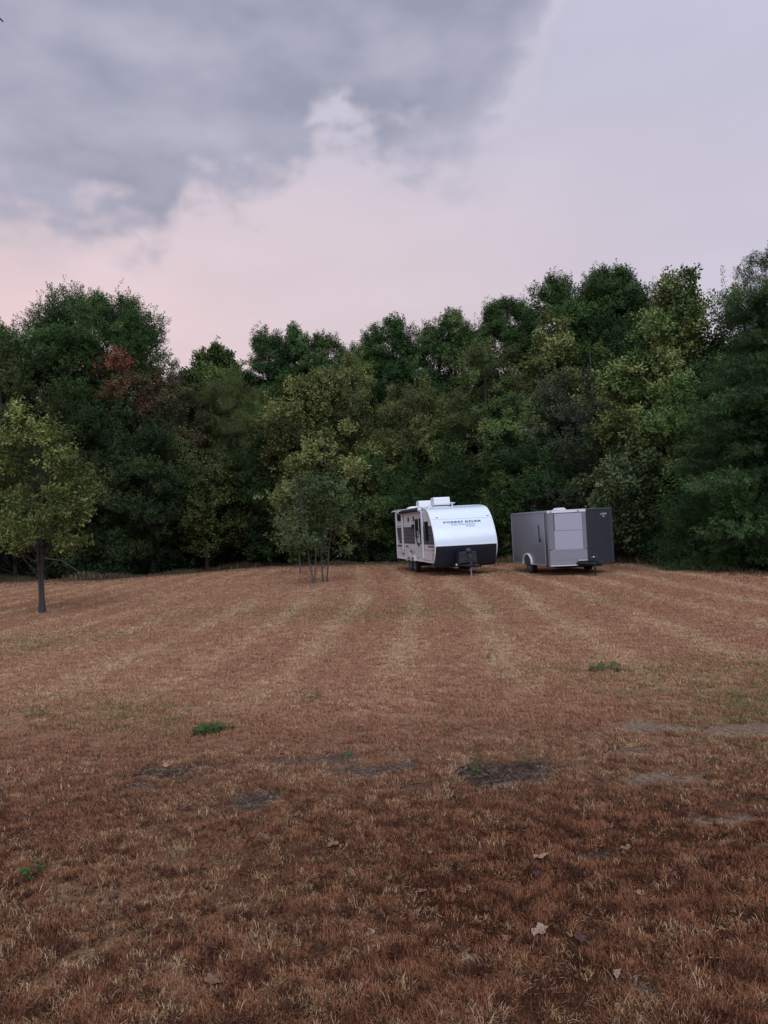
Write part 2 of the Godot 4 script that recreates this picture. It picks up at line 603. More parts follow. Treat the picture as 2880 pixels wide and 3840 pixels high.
func grass() -> void:
	var r := RandomNumberGenerator.new()
	r.seed = 99
	var xs: Array = [[], [], []]
	var sets: Array[Array] = []
	var stub: Array[Transform3D] = []; var stub_c := PackedColorArray()
	var straw: Array[Transform3D] = []; var straw_c := PackedColorArray()
	var mat_: Array[Transform3D] = []; var mat_c := PackedColorArray()
	for i in 570000:
		var z := -2.1 - 43.0 * pow(r.randf(), 1.3)
		var half := -z * 0.61 + 1.6
		var x := r.randf_range(-half, half)
		if z < wood_edge(x) + 0.3:
			continue
		var s := soil_at(x, z)
		if s.x > 0.25 and r.randf() < s.x * 0.90:
			continue
		var p := n_patch.get_noise_2d(x, z)
		var q := n_patch.get_noise_2d(x * 0.35 + 70.0, z * 0.35)
		var f := n_fine.get_noise_2d(x * 0.5, z * 0.5)
		# thin spots between the tufts
		if f < -0.20 and r.randf() < 0.62 and z > -9.0:
			continue
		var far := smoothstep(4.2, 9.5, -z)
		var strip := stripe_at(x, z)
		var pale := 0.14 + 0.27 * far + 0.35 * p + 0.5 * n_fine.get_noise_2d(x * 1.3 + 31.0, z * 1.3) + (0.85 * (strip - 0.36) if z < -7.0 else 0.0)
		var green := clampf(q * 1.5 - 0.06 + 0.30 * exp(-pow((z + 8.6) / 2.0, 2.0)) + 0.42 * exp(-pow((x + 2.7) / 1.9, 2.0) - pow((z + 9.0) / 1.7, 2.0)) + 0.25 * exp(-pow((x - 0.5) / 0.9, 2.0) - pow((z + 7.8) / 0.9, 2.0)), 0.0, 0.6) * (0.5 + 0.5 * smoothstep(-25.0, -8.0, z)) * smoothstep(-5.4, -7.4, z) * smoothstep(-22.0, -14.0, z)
		var sc := (1.0 - 0.35 * s.x) * (1.0 + -z * 0.034) * r.randf_range(0.7, 1.25) * (1.0 + 0.25 * f)
		var t := Transform3D(Basis(Vector3.UP, r.randf() * TAU).scaled(Vector3(sc, sc * r.randf_range(0.75, 1.2), sc)), Vector3(x, gh(x, z) - s.x * 0.012, z))
		var c: Color
		var dry := false
		var u := r.randf()
		if u < green:
			c = Color(0.105, 0.115, 0.032).lerp(Color(0.22, 0.19, 0.07), r.randf())
		elif r.randf() < pale:
			dry = true
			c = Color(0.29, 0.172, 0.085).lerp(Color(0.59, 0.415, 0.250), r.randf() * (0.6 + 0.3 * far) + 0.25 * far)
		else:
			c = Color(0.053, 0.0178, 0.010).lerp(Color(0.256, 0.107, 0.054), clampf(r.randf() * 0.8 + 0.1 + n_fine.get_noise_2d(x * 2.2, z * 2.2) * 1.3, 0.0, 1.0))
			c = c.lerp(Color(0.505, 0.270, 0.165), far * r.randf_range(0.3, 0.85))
		var kind := r.randf()
		if kind < (0.15 if dry else 0.72):
			stub.append(t); stub_c.append(c)
		elif kind < (0.78 if dry else 0.93):
			mat_.append(t); mat_c.append(c)
		else:
			straw.append(t); straw_c.append(c)
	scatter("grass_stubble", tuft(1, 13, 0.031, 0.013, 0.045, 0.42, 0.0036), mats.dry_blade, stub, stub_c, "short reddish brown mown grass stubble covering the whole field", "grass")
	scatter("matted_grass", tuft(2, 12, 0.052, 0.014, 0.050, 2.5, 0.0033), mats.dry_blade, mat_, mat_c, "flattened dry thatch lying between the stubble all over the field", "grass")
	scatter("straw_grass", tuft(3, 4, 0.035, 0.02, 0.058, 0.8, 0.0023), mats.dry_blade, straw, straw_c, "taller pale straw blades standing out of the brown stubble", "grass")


func litter() -> void:
	var r := RandomNumberGenerator.new()
	r.seed = 333
	var xf: Array[Transform3D] = []
	var cols := PackedColorArray()
	for i in 26000:
		var x := r.randf_range(-30.0, 15.0)
		var z := wood_edge(x) + r.randf_range(-4.5, 1.0) + absf(r.randfn()) * 1.6
		var b := Basis(Vector3.UP, r.randf() * TAU) * Basis(Vector3(1, 0, 0), r.randf_range(-0.7, 0.7))
		xf.append(Transform3D(b.scaled(Vector3.ONE * r.randf_range(0.7, 1.5)), Vector3(x, gh(x, z) + 0.025, z)))
		var c := Color(0.14, 0.055, 0.04).lerp(Color(0.30, 0.18, 0.12), pow(r.randf(), 1.6))
		cols.append(c)
	for i in 260:
		var z := r.randf_range(-14.0, -2.6)
		var x := r.randf_range(-1.0, 1.0) * (-z * 0.6 + 0.8)
		var b := Basis(Vector3.UP, r.randf() * TAU) * Basis(Vector3(1, 0, 0), r.randf_range(-0.8, 0.8))
		xf.append(Transform3D(b.scaled(Vector3.ONE * r.randf_range(0.25, 0.6)), Vector3(x, gh(x, z) + 0.012, z)))
		cols.append(Color(0.10, 0.035, 0.024).lerp(Color(0.36, 0.22, 0.14), pow(r.randf(), 1.4)))
	scatter("leaf_litter", dead_leaf(5, 0.08), mats.dry_blade, xf, cols, "red brown fallen leaf litter along the shaded foot of the woods", "leaf litter")


func clods() -> void:
	var r := RandomNumberGenerator.new()
	r.seed = 808
	var st := SurfaceTool.new()
	st.begin(Mesh.PRIMITIVE_TRIANGLES)
	st.set_smooth_group(-1)
	st.set_color(Color(1, 1, 1))
	var ring := []
	for i in 6:
		ring.append(Vector3(cos(TAU * i / 6.0) * r.randf_range(0.7, 1.2), r.randf_range(0.0, 0.4), sin(TAU * i / 6.0) * r.randf_range(0.7, 1.2)))
	for i in 6:
		for p in [Vector3(0.1, 0.9, 0), ring[i], ring[(i + 1) % 6], Vector3(0, -0.5, 0), ring[(i + 1) % 6], ring[i]]:
			st.add_vertex(p)
	st.generate_normals()
	var xf: Array[Transform3D] = []
	var cols := PackedColorArray()
	var sx: Array[Transform3D] = []
	var sc := PackedColorArray()
	for s in SOIL:
		for i in int(1600.0 * s[2] * sqrt(s[3] * 4.0)):
			var x: float = s[0] + r.randfn() * s[2] * 0.75
			var z: float = s[1] + r.randfn() * s[3] * 0.85
			var q := soil_at(x, z)
			if q.x < 0.15: continue
			var k := 0.003 + 0.011 * pow(r.randf(), 4.0)
			if r.randf() < 0.62:
				xf.append(Transform3D(Basis(Vector3.UP, r.randf() * TAU).scaled(Vector3(k * r.randf_range(0.7, 1.7), k, k)), Vector3(x, gh(x, z) - q.x * 0.012 + k * 0.2, z)))
				var c := Color(0.020, 0.017, 0.017).lerp(Color(0.27, 0.185, 0.135), clampf(q.y * 0.8 + r.randfn() * 0.12, 0.0, 1.0))
				c.a = 1.0
				cols.append(c)
			else:
				sx.append(Transform3D(Basis(Vector3.UP, r.randf() * TAU) * Basis(Vector3(1, 0, 0), 1.45).scaled(Vector3.ONE * r.randf_range(0.3, 0.8)), Vector3(x, gh(x, z) - 0.006, z)))
				sc.append(Color(0.12, 0.05, 0.03).lerp(Color(0.42, 0.29, 0.19), r.randf()))
	scatter("soil_crumbs", st.commit(), mats.dry_blade, xf, cols, "crumbs of dark and sandy earth on the bare patches", "soil")
	scatter("loose_straw", tuft(9, 3, 0.03, 0.03, 0.08, 1.4, 0.003), mats.dry_blade, sx, sc, "loose straw lying across the bare soil patches", "straw")


func fringe() -> void:
	var r := RandomNumberGenerator.new()
	r.seed = 515
	var xf: Array[Transform3D] = []
	var cols := PackedColorArray()
	for i in 5200:
		var x := r.randf_range(-28.0, 13.5)
		var z := wood_edge(x) + r.randfn() * 0.55 - 0.25
		var h := r.randf_range(0.8, 2.2) * clampf(0.75 + 1.6 * n_hills.get_noise_2d(x * 4.0, 3.0), 0.3, 1.6)
		xf.append(Transform3D(Basis(Vector3.UP, r.randf() * TAU).scaled(Vector3(h * 0.8, h, h * 0.8)), Vector3(x, gh(x, z), z)))
		var c := Color(0.10, 0.065, 0.035).lerp(Color(0.26, 0.19, 0.12), pow(r.randf(), 2.0))
		if r.randf() < 0.35: c = Color(0.05, 0.075, 0.025).lerp(Color(0.10, 0.12, 0.05), r.randf())
		cols.append(c)
	scatter("edge_grass", tuft(12, 10, 0.10, 0.08, 0.28, 0.55, 0.011), mats.dry_blade, xf, cols, "unmown brown and green grass fringe where the field meets the woods", "grass")


func dead_leaf(seed_: int, size: float) -> ArrayMesh:
	# a lobed, crinkled leaf: midrib, an inner ring that buckles and a rim that curls up and down
	var r := RandomNumberGenerator.new()
	r.seed = seed_
	var st := SurfaceTool.new()
	st.begin(Mesh.PRIMITIVE_TRIANGLES)
	st.set_smooth_group(-1)
	var rim := []
	var mid := []
	var n := 16
	var roll_ := r.randf_range(4.0, 14.0)
	for i in n:
		var a := TAU * i / n
		var lobe := r.randf_range(0.80, 1.05) if i % 3 != 0 else r.randf_range(0.55, 0.75)
		for k in 2:
			var q := Vector2(cos(a), sin(a)) * size * 0.5 * (lobe if k == 1 else 0.5)
			q.x *= 1.3
			q.y *= 0.85
			var y := q.y * q.y * roll_ + r.randf_range(-0.09, 0.09) * size * (1.0 if k == 1 else 0.8) + absf(q.x) * 0.15
			(rim if k == 1 else mid).append(Vector3(q.x, y, q.y * 0.9))
	for i in n:
		var j := (i + 1) % n
		var g := r.randf_range(0.8, 1.15)
		st.set_color(Color(g, g * 0.98, g * 0.95))
		for p in [Vector3.ZERO, mid[i], mid[j], mid[i], rim[i], rim[j], mid[i], rim[j], mid[j]]:
			st.add_vertex(p)
	st.generate_normals()
	return st.commit()


func weeds() -> void:
	# x, z, radius, leaves, label
	var rows := [
		[-1.83, -7.58, 0.13, 95, "dense bright green weed mat left of centre in the brown grass"],
		[-1.67, -7.68, 0.06, 18, "small green weed sprig just right of the dense weed mat"],
		[2.68, -9.74, 0.20, 70, "wide dark green weed clump at right below the cargo trailer"],
		[-0.98, -8.75, 0.06, 11, "left of two leggy green sprouts in the middle of the field"],
		[-0.86, -8.95, 0.05, 10, "right of two leggy green sprouts in the middle of the field"],
		[-4.05, -8.7, 0.10, 12, "sparse green weed at the far left edge behind the dark patches"],
		[-2.13, -4.5, 0.05, 9, "small low green weed near the left edge in the foreground"],
		[0.62, -5.98, 0.06, 10, "grey green weed growing at the left rim of the black bare patch"],
		[-0.42, -6.45, 0.04, 7, "tiny pale green weed beside the middle bare patch"],
		[1.45, -11.0, 0.10, 12, "faint green weed tuft in the striped grass right of centre"],
	]
	for w in rows:
		var r := RandomNumberGenerator.new()
		r.seed = int(w[3] * 7 + 3)
		var o := thing("weed", w[4], "weed", Vector3(w[0], gh(w[0], w[1]), w[1]), 0.0, "green weeds in the dry field")
		var st := SurfaceTool.new()
		st.begin(Mesh.PRIMITIVE_TRIANGLES)
		st.set_smooth_group(-1)
		var stems := st_new()
		for i in w[3]:
			var a := r.randf() * TAU
			var d := sqrt(r.randf()) * float(w[2])
			var base := Vector3(cos(a) * d, 0, sin(a) * d * 0.8)
			var h := r.randf_range(0.03, 0.13) * (1.0 - 0.4 * d / float(w[2]))
			var tip := base + Vector3(cos(a) * 0.015, h, sin(a) * 0.015)
			tube(stems, [base + Vector3(0, -0.01, 0), tip], [0.0015, 0.001], 3, false)
			for k in 3:
				var b := a + TAU * k / 3.0 + r.randf() * 0.6
				var dir := Vector3(cos(b), r.randf_range(-0.1, 0.5), sin(b)).normalized()
				var l := r.randf_range(0.022, 0.04)
				var side := dir.cross(Vector3.UP).normalized() * l * 0.36
				var g := r.randf_range(0.7, 1.3)
				st.set_color(Color(0.030, 0.090, 0.026) * g)
				var mid := tip + dir * l * 0.55 + Vector3(0, 0.004, 0)
				for p in [tip, mid - side, mid + side, mid - side, tip + dir * l, mid + side]: st.add_vertex(p)
		st.generate_normals()
		obj("stem", done(stems), mats.weed_stem if mats.has("weed_stem") else mat("weed_stem", lin(0.07, 0.10, 0.04), 0.8), o)
		obj("foliage", st.commit(), mats.leaf, o)


func fallen_leaves() -> void:
	# x, z, size, turn, tilt, tone, label
	var rows := [
		[0.79, -4.42, 0.115, 0.2, 0.5, 2, "pale pink beige dead leaf standing on edge right of the foreground centre"],
		[0.73, -4.2, 0.08, 1.4, 0.9, 0, "dark red curled leaf just below the upright pale leaf"],
		[0.63, -3.64, 0.115, 0.6, 0.25, 2, "large pale crinkled leaf, nearest of the big ones right of centre"],
		[0.80, -3.55, 0.095, 2.0, 0.5, 0, "dark maroon leaf to the right of the large crinkled leaf"],
		[-0.41, -4.74, 0.10, 0.1, 0.15, 1, "flat tan leaf left of centre in the foreground"],
		[-0.84, -3.36, 0.10, 2.6, 0.6, 1, "folded tan leaf near the bottom left of the field"],
		[-1.50, -5.5, 0.11, 0.7, 0.7, 1, "orange brown curled leaf left of the black ash patch"],
		[0.88, -3.27, 0.06, 1.2, 0.1, 2, "small pale leaf scrap near the bottom right"],
		[1.31, -4.52, 0.085, 0.1, 0.1, 1, "flat tan leaf behind the small bare patch at right"],
		[1.87, -4.5, 0.08, 0.4, 0.1, 1, "tan leaf near the right edge of the foreground"],
		[-2.25, -6.9, 0.09, 1.0, 0.8, 2, "pale upright leaf at left above the dark soil streak"],
		[-1.95, -6.55, 0.09, 2.2, 0.6, 2, "whitish leaf beside the leftmost dark soil streak"],
		[-1.56, -4.2, 0.08, 0.9, 0.4, 0, "rust red leaf lying in the left foreground"],
		[-0.16, -3.7, 0.06, 0.9, 0.4, 2, "tiny whitish leaf scrap in the bottom middle"],
		[0.10, -4.12, 0.06, 0.1, 0.1, 1, "small tan leaf flake on the ground just right of centre foreground"],
	]
	var tones := [Color(0.09, 0.025, 0.018), Color(0.27, 0.135, 0.07), Color(0.50, 0.31, 0.22)]
	for k in rows.size():
		var w = rows[k]
		var m := StandardMaterial3D.new()
		m.albedo_color = (tones[w[5]] * (0.9 + 0.05 * (k % 5))).linear_to_srgb()
		m.albedo_color.a = 1.0
		m.vertex_color_use_as_albedo = true
		m.albedo_texture = mats.bark.albedo_texture
		m.uv1_triplanar = true
		m.uv1_scale = Vector3(18, 18, 18)
		m.roughness = 0.7
		m.cull_mode = BaseMaterial3D.CULL_DISABLED
		var o := obj("fallen_leaf", dead_leaf(60 + k, w[2] * 0.82), m)
		o.position = Vector3(w[0], gh(w[0], w[1]) + 0.006 + 0.22 * w[2] * w[4], w[1])
		o.rotation = Vector3(0.1 - w[4] * 0.45, w[3], 0.12)
		tag(o, w[6], "leaf", "dead leaves lying in the grass")


func twig_in_sky() -> void:
	# a dark twig of something overhead reaches into the top left corner
	var a := Vector3(-1.4533, 4.0761, -3.1)
	var o := thing("twig", "black twig tip poking into the top left corner of the sky", "twig", a)
	obj("stem", rod([Vector3.ZERO, Vector3(-0.004, 0.004, 0.0), Vector3(-0.05, 0.056, -0.01), Vector3(-0.12, 0.13, 0.0), Vector3(-0.5, 0.42, 0.05), Vector3(-1.1, 0.75, 0.2)], [0.001, 0.0032, 0.0036, 0.004, 0.007, 0.012], 8), mats.black_steel, o)


# ================================================================= trees
func make_sprays() -> void:
	for k in 3:
		sprays["broad%d" % k] = spray(100 + k, 17, 0.42, 0.075, 0.125, 0.58, 0.9)
		sprays["fine%d" % k] = spray(200 + k, 30, 0.40, 0.055, 0.09, 0.34, 0.8)
		sprays["big%d" % k] = spray(300 + k, 14, 0.46, 0.10, 0.16, 0.72, 0.9)
		sprays["needle%d" % k] = spray(400 + k, 36, 0.50, 0.08, 0.13, 0.17, 0.35)


func spray(seed_: int, n: int, length: float, lo: float, hi: float, wide: float, lift: float) -> ArrayMesh:
	var r := RandomNumberGenerator.new()
	r.seed = seed_
	var st := SurfaceTool.new()
	st.begin(Mesh.PRIMITIVE_TRIANGLES)
	st.set_smooth_group(-1)
	for i in n:
		var f := (i + r.randf()) / n
		var a := r.randf() * TAU
		var out := Vector3(cos(a), 0, sin(a) * lift)
		var at := Vector3(0, f * length, 0) + out * (0.16 * (1.0 - 0.5 * f)) * r.randf()
		var dir := (out + Vector3(0, r.randf_range(0.1, 1.1), 0)).normalized()
		var l := r.randf_range(lo, hi)
		var nrm := Vector3(r.randfn() * 0.6, r.randfn() * 0.6, r.randfn() * 0.6) + dir.cross(Vector3(-sin(a), 0, cos(a)))
		var side := dir.cross(nrm).normalized() * l * wide * 0.5
		var fold := side.cross(dir).normalized() * l * 0.12
		var g := 0.68 + 0.85 * pow(r.randf(), 1.5)
		st.set_color(Color(g * r.randf_range(0.9, 1.15), g, g * r.randf_range(0.8, 1.1)))
		var m := at + dir * l * 0.45
		var t := at + dir * l
		for p in [at, m - side + fold, t, at, t, m + side + fold]: st.add_vertex(p)
	st.generate_normals()
	return st.commit()


func profile(shape: int, v: float) -> float:
	match shape:
		0: return sqrt(maxf(0.0, 1.0 - pow((v - 0.38) / 0.62, 2.0))) if v > 0.38 else 0.72 + 0.28 * v / 0.38
		1: return sqrt(maxf(0.0, 1.0 - pow(maxf(v - 0.25, 0.0) / 0.75, 2.6))) * (0.62 + 0.38 * minf(v * 3.0, 1.0)) + 0.05
		2: return pow(1.0 - v, 0.8) * 0.94 + 0.05
		3: return sqrt(maxf(0.0, 1.0 - pow((v - 0.3) / 0.7, 2.0))) * 0.92 + 0.08 if v > 0.3 else 1.0
	return 1.0


func basis_y(d: Vector3, roll: float) -> Basis:
	var y := d.normalized()
	var x := y.cross(Vector3(0.3, 0.1, 0.9))
	if x.length() < 0.05: x = y.cross(Vector3(1, 0, 0))
	x = x.normalized().rotated(y, roll)
	return Basis(x, y, x.cross(y))


# called, label, x, z, height, radius, crown foot, shape, leaf kind, colour, colour of the lighter shoots, density, stems
func tree(called: String, label: String, x: float, z: float, hgt: float, rad: float, foot: float, shape: int, leaf: String, ca: Color, cb: Color, dens := 1.0, trunk_r := 0.0, category := "tree", group := "trees of the woodland edge", stems: Array = [], clump := 1.0) -> Node3D:
	var r := RandomNumberGenerator.new()
	r.seed = int(absf(x) * 7919.0 + absf(z) * 104729.0 + hgt * 31.0)
	if called in ["skyline_tree", "oak_tree"]:
		dens *= 1.75
		rad *= 1.22
		clump *= 0.82
	elif called != "sapling" and called != "maple_tree":
		dens *= 1.3
		rad *= 1.1
	var o := thing(called, label, category, Vector3(x, gh(x, z), z), 0.0, group)
	var tr := trunk_r if trunk_r > 0.0 else 0.045 + hgt * 0.011
	var wood := st_new()
	# trunk, with the bends that the crown's leader follows
	var lead := []
	if stems.is_empty():
		stems = [[0.0, 0.0, 0.0, 0.0]]
	var leads := []
	for s in stems:   # foot x, foot z, head x, head z
		lead = []
		var radii := []
		var n := 7
		var wild := 3.2 if called == "sapling" else 1.0
		var top := foot + (hgt - foot) * (0.86 if shape != 0 else 0.72)
		for i in n:
			var f := float(i) / (n - 1)
			lead.append(Vector3(lerpf(s[0], s[2], pow(f, 1.3)) + r.randfn() * 0.025 * hgt * 0.12 * f * wild, lerpf(-0.12, top, pow(f, 1.25)), lerpf(s[1], s[3], f) + r.randfn() * 0.02 * hgt * 0.12 * f))
			radii.append(lerpf(tr * (1.75 if i == 0 else 1.0), tr * 0.22, f))
		tube(wood, lead, radii, 8)
		leads.append(lead)
	var xf: Array[Transform3D] = []
	var cols := PackedColorArray()
	var xf2: Array[Transform3D] = []
	var cols2 := PackedColorArray()
	var span := hgt - foot
	var n_cl := int(clampf(span * rad * 2.0 * 1.5 * dens / (clump * clump) + 6.0, 8, 420))
	for i in n_cl:
		var v := r.randf() if i > 4 or shape == 1 or shape == 2 else 0.80 + 0.035 * i
		var pr := profile(shape, v)
		if r.randf() > 0.1 + pr:
			v = r.randf()
			pr = profile(shape, v)
		var a := r.randf() * TAU
		var rr := rad * pr * sqrt(lerpf(0.05, 1.0, r.randf()))
		var rc := clampf(0.40 * sqrt(rad) * (0.5 + 0.95 * pow(r.randf(), 1.3)) * clump, 0.16, 1.2)
		var c := Vector3(cos(a) * rr, foot + span * v * 0.97, sin(a) * rr)
		if shape == 2:
			c.y = foot + snappedf(c.y - foot, 0.9) + r.randf_range(-0.32, 0.32) - rr * 0.10
		c.y = maxf(c.y - rc * 0.4, 0.12)
		# limb that carries this clump
		var ld: Array = leads[i % leads.size()]
		var bv := clampf((c.y - rr * (0.6 if shape != 2 else -0.05) + 0.15) / (ld[6].y + 0.15), 0.12, 0.97)
		var li := int(bv * 6.0)
		var bp: Vector3 = ld[li].lerp(ld[mini(li + 1, 6)], bv * 6.0 - li)
		if i % 2 == 0 or span < 5.0:
			var md := bp.lerp(c, 0.5) + Vector3(r.randfn() * 0.08, -0.05 * rr if shape != 2 else 0.05, r.randfn() * 0.08)
			var lr := clampf(tr * 0.32 * (1.0 - 0.6 * bv), 0.008, 0.09)
			tube(wood, [bp, md, c, c + (c - md) * 0.5], [lr, lr * 0.7, lr * 0.35, 0.004], 4, false)
		# leaves of the clump
		var tone := pow(r.randf(), 1.7)
		var cc := ca.lerp(cb, tone) * r.randf_range(0.62, 1.4) * (0.84 if called == "understory_tree" else 1.3)  # understory leaves get a darker colour in place of canopy shade
		var lum := cc.r * 0.35 + cc.g * 0.55 + cc.b * 0.1
		cc = cc.lerp(Color(lum * 1.12, lum, lum * 0.80), 0.17)
		var sz := 1.0
		var n_sp := int(26.0 * dens * pow(rc / 0.6, 2.0)) + 5
		var own := Vector3(r.randf_range(0.8, 1.45), r.randf_range(0.5, 1.0), r.randf_range(0.8, 1.45))
		var axis := Vector3(c.x, 0, c.z).normalized()
		for k in n_sp:
			var d := Vector3(r.randfn(), r.randfn(), r.randfn()).normalized()
			var e := pow(r.randf_range(0.06, 1.0), 0.45) * rc * (r.randf_range(1.2, 1.75) if r.randf() < 0.14 else 1.0)
			var squash := own if shape != 2 else Vector3(1.35, 0.32, 1.35)
			if v > 0.86 and shape != 2: squash = Vector3(0.75, 1.15, 0.75)
			var p := c + d * squash * e
			if p.y < 0.06: continue
			var up := 0.55 if shape != 2 else 0.05
			if v > 0.86: up = 1.2
			var yd := d * (0.8 if shape != 2 else 0.5) + axis * (0.4 if shape != 2 else 1.0) + Vector3(0, up, 0) + Vector3(r.randfn(), r.randfn(), r.randfn()) * 0.3
			p -= yd.normalized() * 0.2
			var t := Transform3D(basis_y(yd, r.randf() * TAU).scaled_local(Vector3.ONE * r.randf_range(0.75, 1.2) * sz), p)
			var col := cc * r.randf_range(0.85, 1.18)
			col.a = 1.0
			if k % 2 == 0:
				xf.append(t); cols.append(col)
			else:
				xf2.append(t); cols2.append(col)
	var pale := called == "sapling"
	obj("trunk", done(wood), mats.pale_bark if pale else mats.bark, o)
	var va := int(r.randi() % 3)
	scatter("crown", sprays["%s%d" % [leaf, va]], mats.leaf, xf, cols, "", "", o)
	scatter("crown_shoots", sprays["%s%d" % [leaf, (va + 1) % 3]], mats.leaf, xf2, cols2, "", "", o)
	return o


const DARK := Color(0.022, 0.056, 0.015)
const DARK2 := Color(0.054, 0.108, 0.024)
const MID := Color(0.042, 0.084, 0.019)
const MID2 := Color(0.095, 0.145, 0.034)
const LIME := Color(0.085, 0.115, 0.030)
const LIME2 := Color(0.20, 0.225, 0.060)
const OLIVE := Color(0.058, 0.070, 0.020)
const OLIVE2 := Color(0.115, 0.118, 0.036)
const TEAL := Color(0.022, 0.042, 0.014)
const TEAL2 := Color(0.048, 0.078, 0.024)
const DUSK := Color(0.038, 0.047, 0.028)
const DUSK2 := Color(0.080, 0.094, 0.048)
const RUST := Color(0.060, 0.042, 0.022)
const RUST2 := Color(0.21, 0.072, 0.040)
const GREY := Color(0.045, 0.070, 0.026)
const GREY2 := Color(0.105, 0.138, 0.056)


func woodland() -> void:
	# far skyline trees
	tree("oak_tree", "large round dark oak rising above the woods at left, many small sky gaps", -18.5, -50, 18.8, 5.0, 5.5, 0, "broad", DARK, DARK2, 0.8)
	tree("oak_tree", "dark treetop cut by the left edge of the picture", -24.3, -49, 17.0, 1.9, 6.0, 0, "broad", DARK, MID2, 1.0)
	tree("skyline_tree", "lowest pale green treetop on the skyline, right beside the round oak", -12.0, -56, 16.3, 2.5, 4.5, 3, "big", MID, MID2, 0.9)
	tree("skyline_tree", "first narrow dark spire of the left skyline group", -7.9, -56, 17.2, 1.9, 4.5, 3, "broad", DARK, DARK2, 1.1)
	tree("skyline_tree", "tallest narrow dark spire of the left skyline group", -5.9, -56, 17.5, 1.9, 4.5, 3, "broad", DARK, DARK2, 1.1)
	tree("skyline_tree", "third dark spire on the skyline, above the big yellowish tree", -3.8, -55, 16.6, 2.0, 4.5, 3, "broad", DARK, MID2, 1.1)
	tree("skyline_tree", "short thin treetop in the dip of the skyline at centre", -2.2, -57, 16.2, 1.6, 4.5, 3, "fine", DARK2, MID2, 0.8)
	tree("skyline_tree", "dark tree just right of the skyline dip", -0.2, -53, 16.2, 1.8, 4.0, 3, "broad", DARK, DARK2, 1.1)
	tree("skyline_tree", "dark pointed treetop above the white trailer's left end", 1.2, -52, 16.5, 1.8, 4.0, 3, "broad", DARK, DARK2, 1.0)
	tree("skyline_tree", "slim dark treetop above the white trailer, sky flecks below its crown", 3.2, -51, 16.0, 1.8, 4.0, 3, "broad", DARK, DARK2, 0.9)
	tree("skyline_tree", "broad topped green tree on the skyline above the trailer's front", 5.2, -51, 16.3, 1.9, 6.5, 0, "broad", DARK, MID2, 1.1)
	tree("oak_tree", "black green open oak left of the two highest right crowns", 8.5, -50, 16.6, 2.2, 7.5, 0, "broad", DARK, DARK2, 0.95)
	tree("oak_tree", "dense dark crown, left of the two highest on the right skyline", 11.4, -48, 17.4, 2.4, 8.0, 0, "broad", DARK, DARK2, 0.85)
	tree("oak_tree", "dark domed crown with open branches and sky holes, right of the two", 14.4, -47, 17.3, 2.9, 8.8, 0, "broad", DARK, DARK2, 1.0)
	# middle rank
	tree("hickory_tree", "olive brown tree at the left edge behind the young roadside maple", -22.6, -46, 14.2, 2.2, 3.0, 1, "broad", OLIVE, OLIVE2)
	tree("ash_tree", "dark grey green tree in front of the round oak", -19.2, -46, 14.3, 2.6, 2.5, 1, "broad", TEAL, TEAL2)
	tree("dogwood_tree", "tree with a rust red top below the round oak", -15.1, -46, 13.5, 1.7, 9.3, 1, "broad", RUST, RUST2)
	tree("ash_tree", "dusky teal tree holding up the rust red top", -15.4, -46.8, 11.3, 2.9, 2.0, 1, "broad", TEAL, TEAL2)
	tree("hickory_tree", "brownish tree right of the rust red top", -12.1, -47, 12.3, 2.0, 3.0, 1, "broad", OLIVE, RUST, 1.0)
	tree("willow_oak_tree", "feathery olive green tree left of the big yellowish one", -8.8, -48, 12.3, 2.9, 2.5, 1, "fine", OLIVE, MID2, 1.2)
	tree("elm_tree", "big rounded tree with yellowing leaves left of the white trailer", -3.4, -46, 11.7, 3.5, 1.0, 1, "big", OLIVE, LIME2, 1.0)
	tree("elm_tree", "yellow green peak rising behind the big rounded tree", -1.6, -50, 13.8, 1.5, 5.0, 1, "broad", LIME, LIME2, 1.0)
	tree("elm_tree", "yellow green spreading tree right behind the white trailer", 2.1, -46, 11.3, 2.8, 1.0, 1, "broad", OLIVE, LIME2, 1.0)
	tree("ash_tree", "tall grey olive tree above the gap between the trailers", 6.2, -44, 13.2, 2.4, 1.5, 1, "broad", MID, OLIVE2, 1.0)
	tree("poplar_tree", "slender light green tree in front of the dark right skyline crown", 9.9, -43, 13.7, 1.3, 4.0, 1, "big", LIME, LIME2, 1.0)
	tree("poplar_tree", "second slender light green tree, lower and to the right", 11.7, -42, 12.6, 1.5, 4.0, 1, "big", MID, LIME2, 1.0)
	tree("hawthorn_tree", "dusky purple grey tree behind the cargo trailer", 10.0, -39, 9.7, 2.3, 1.5, 1, "broad", DUSK, DUSK2, 1.1)
	tree("ash_tree", "dark green tree low behind the gap between the trailers", 7.4, -40, 8.6, 2.0, 0.5, 1, "broad", TEAL, MID2, 1.1)
	# right flank, nearer
	tree("sweetgum_tree", "tall yellow green sweetgum at right with ragged upright shoots", 13.7, -34, 13.0, 2.2, 1.5, 1, "big", MID, LIME2, 1.05)
	tree("sweetgum_tree", "lower yellow green sweetgum with a reddish tip behind the cargo trailer", 11.5, -33, 9.9, 1.7, 2.4, 1, "big", MID, LIME2, 1.05)
	tree("ash_tree", "dark green tree between the tall sweetgum and the right edge", 15.2, -31.5, 11.3, 1.7, 1.5, 1, "broad", DARK, MID2, 1.1)
	tree("pine_tree", "tall pine with level boughs at the right edge of the picture", 13.3, -25.6, 10.7, 3.0, 0.5, 2, "needle", Color(0.026, 0.060, 0.022), Color(0.060, 0.116, 0.036), 1.2, 0.16)
	tree("persimmon_tree", "low spreading pale leaved tree overhanging the cargo trailer's nose", 11.0, -32.3, 5.4, 2.5, 1.4, 0, "big", GREY, GREY2, 1.1, 0.10)
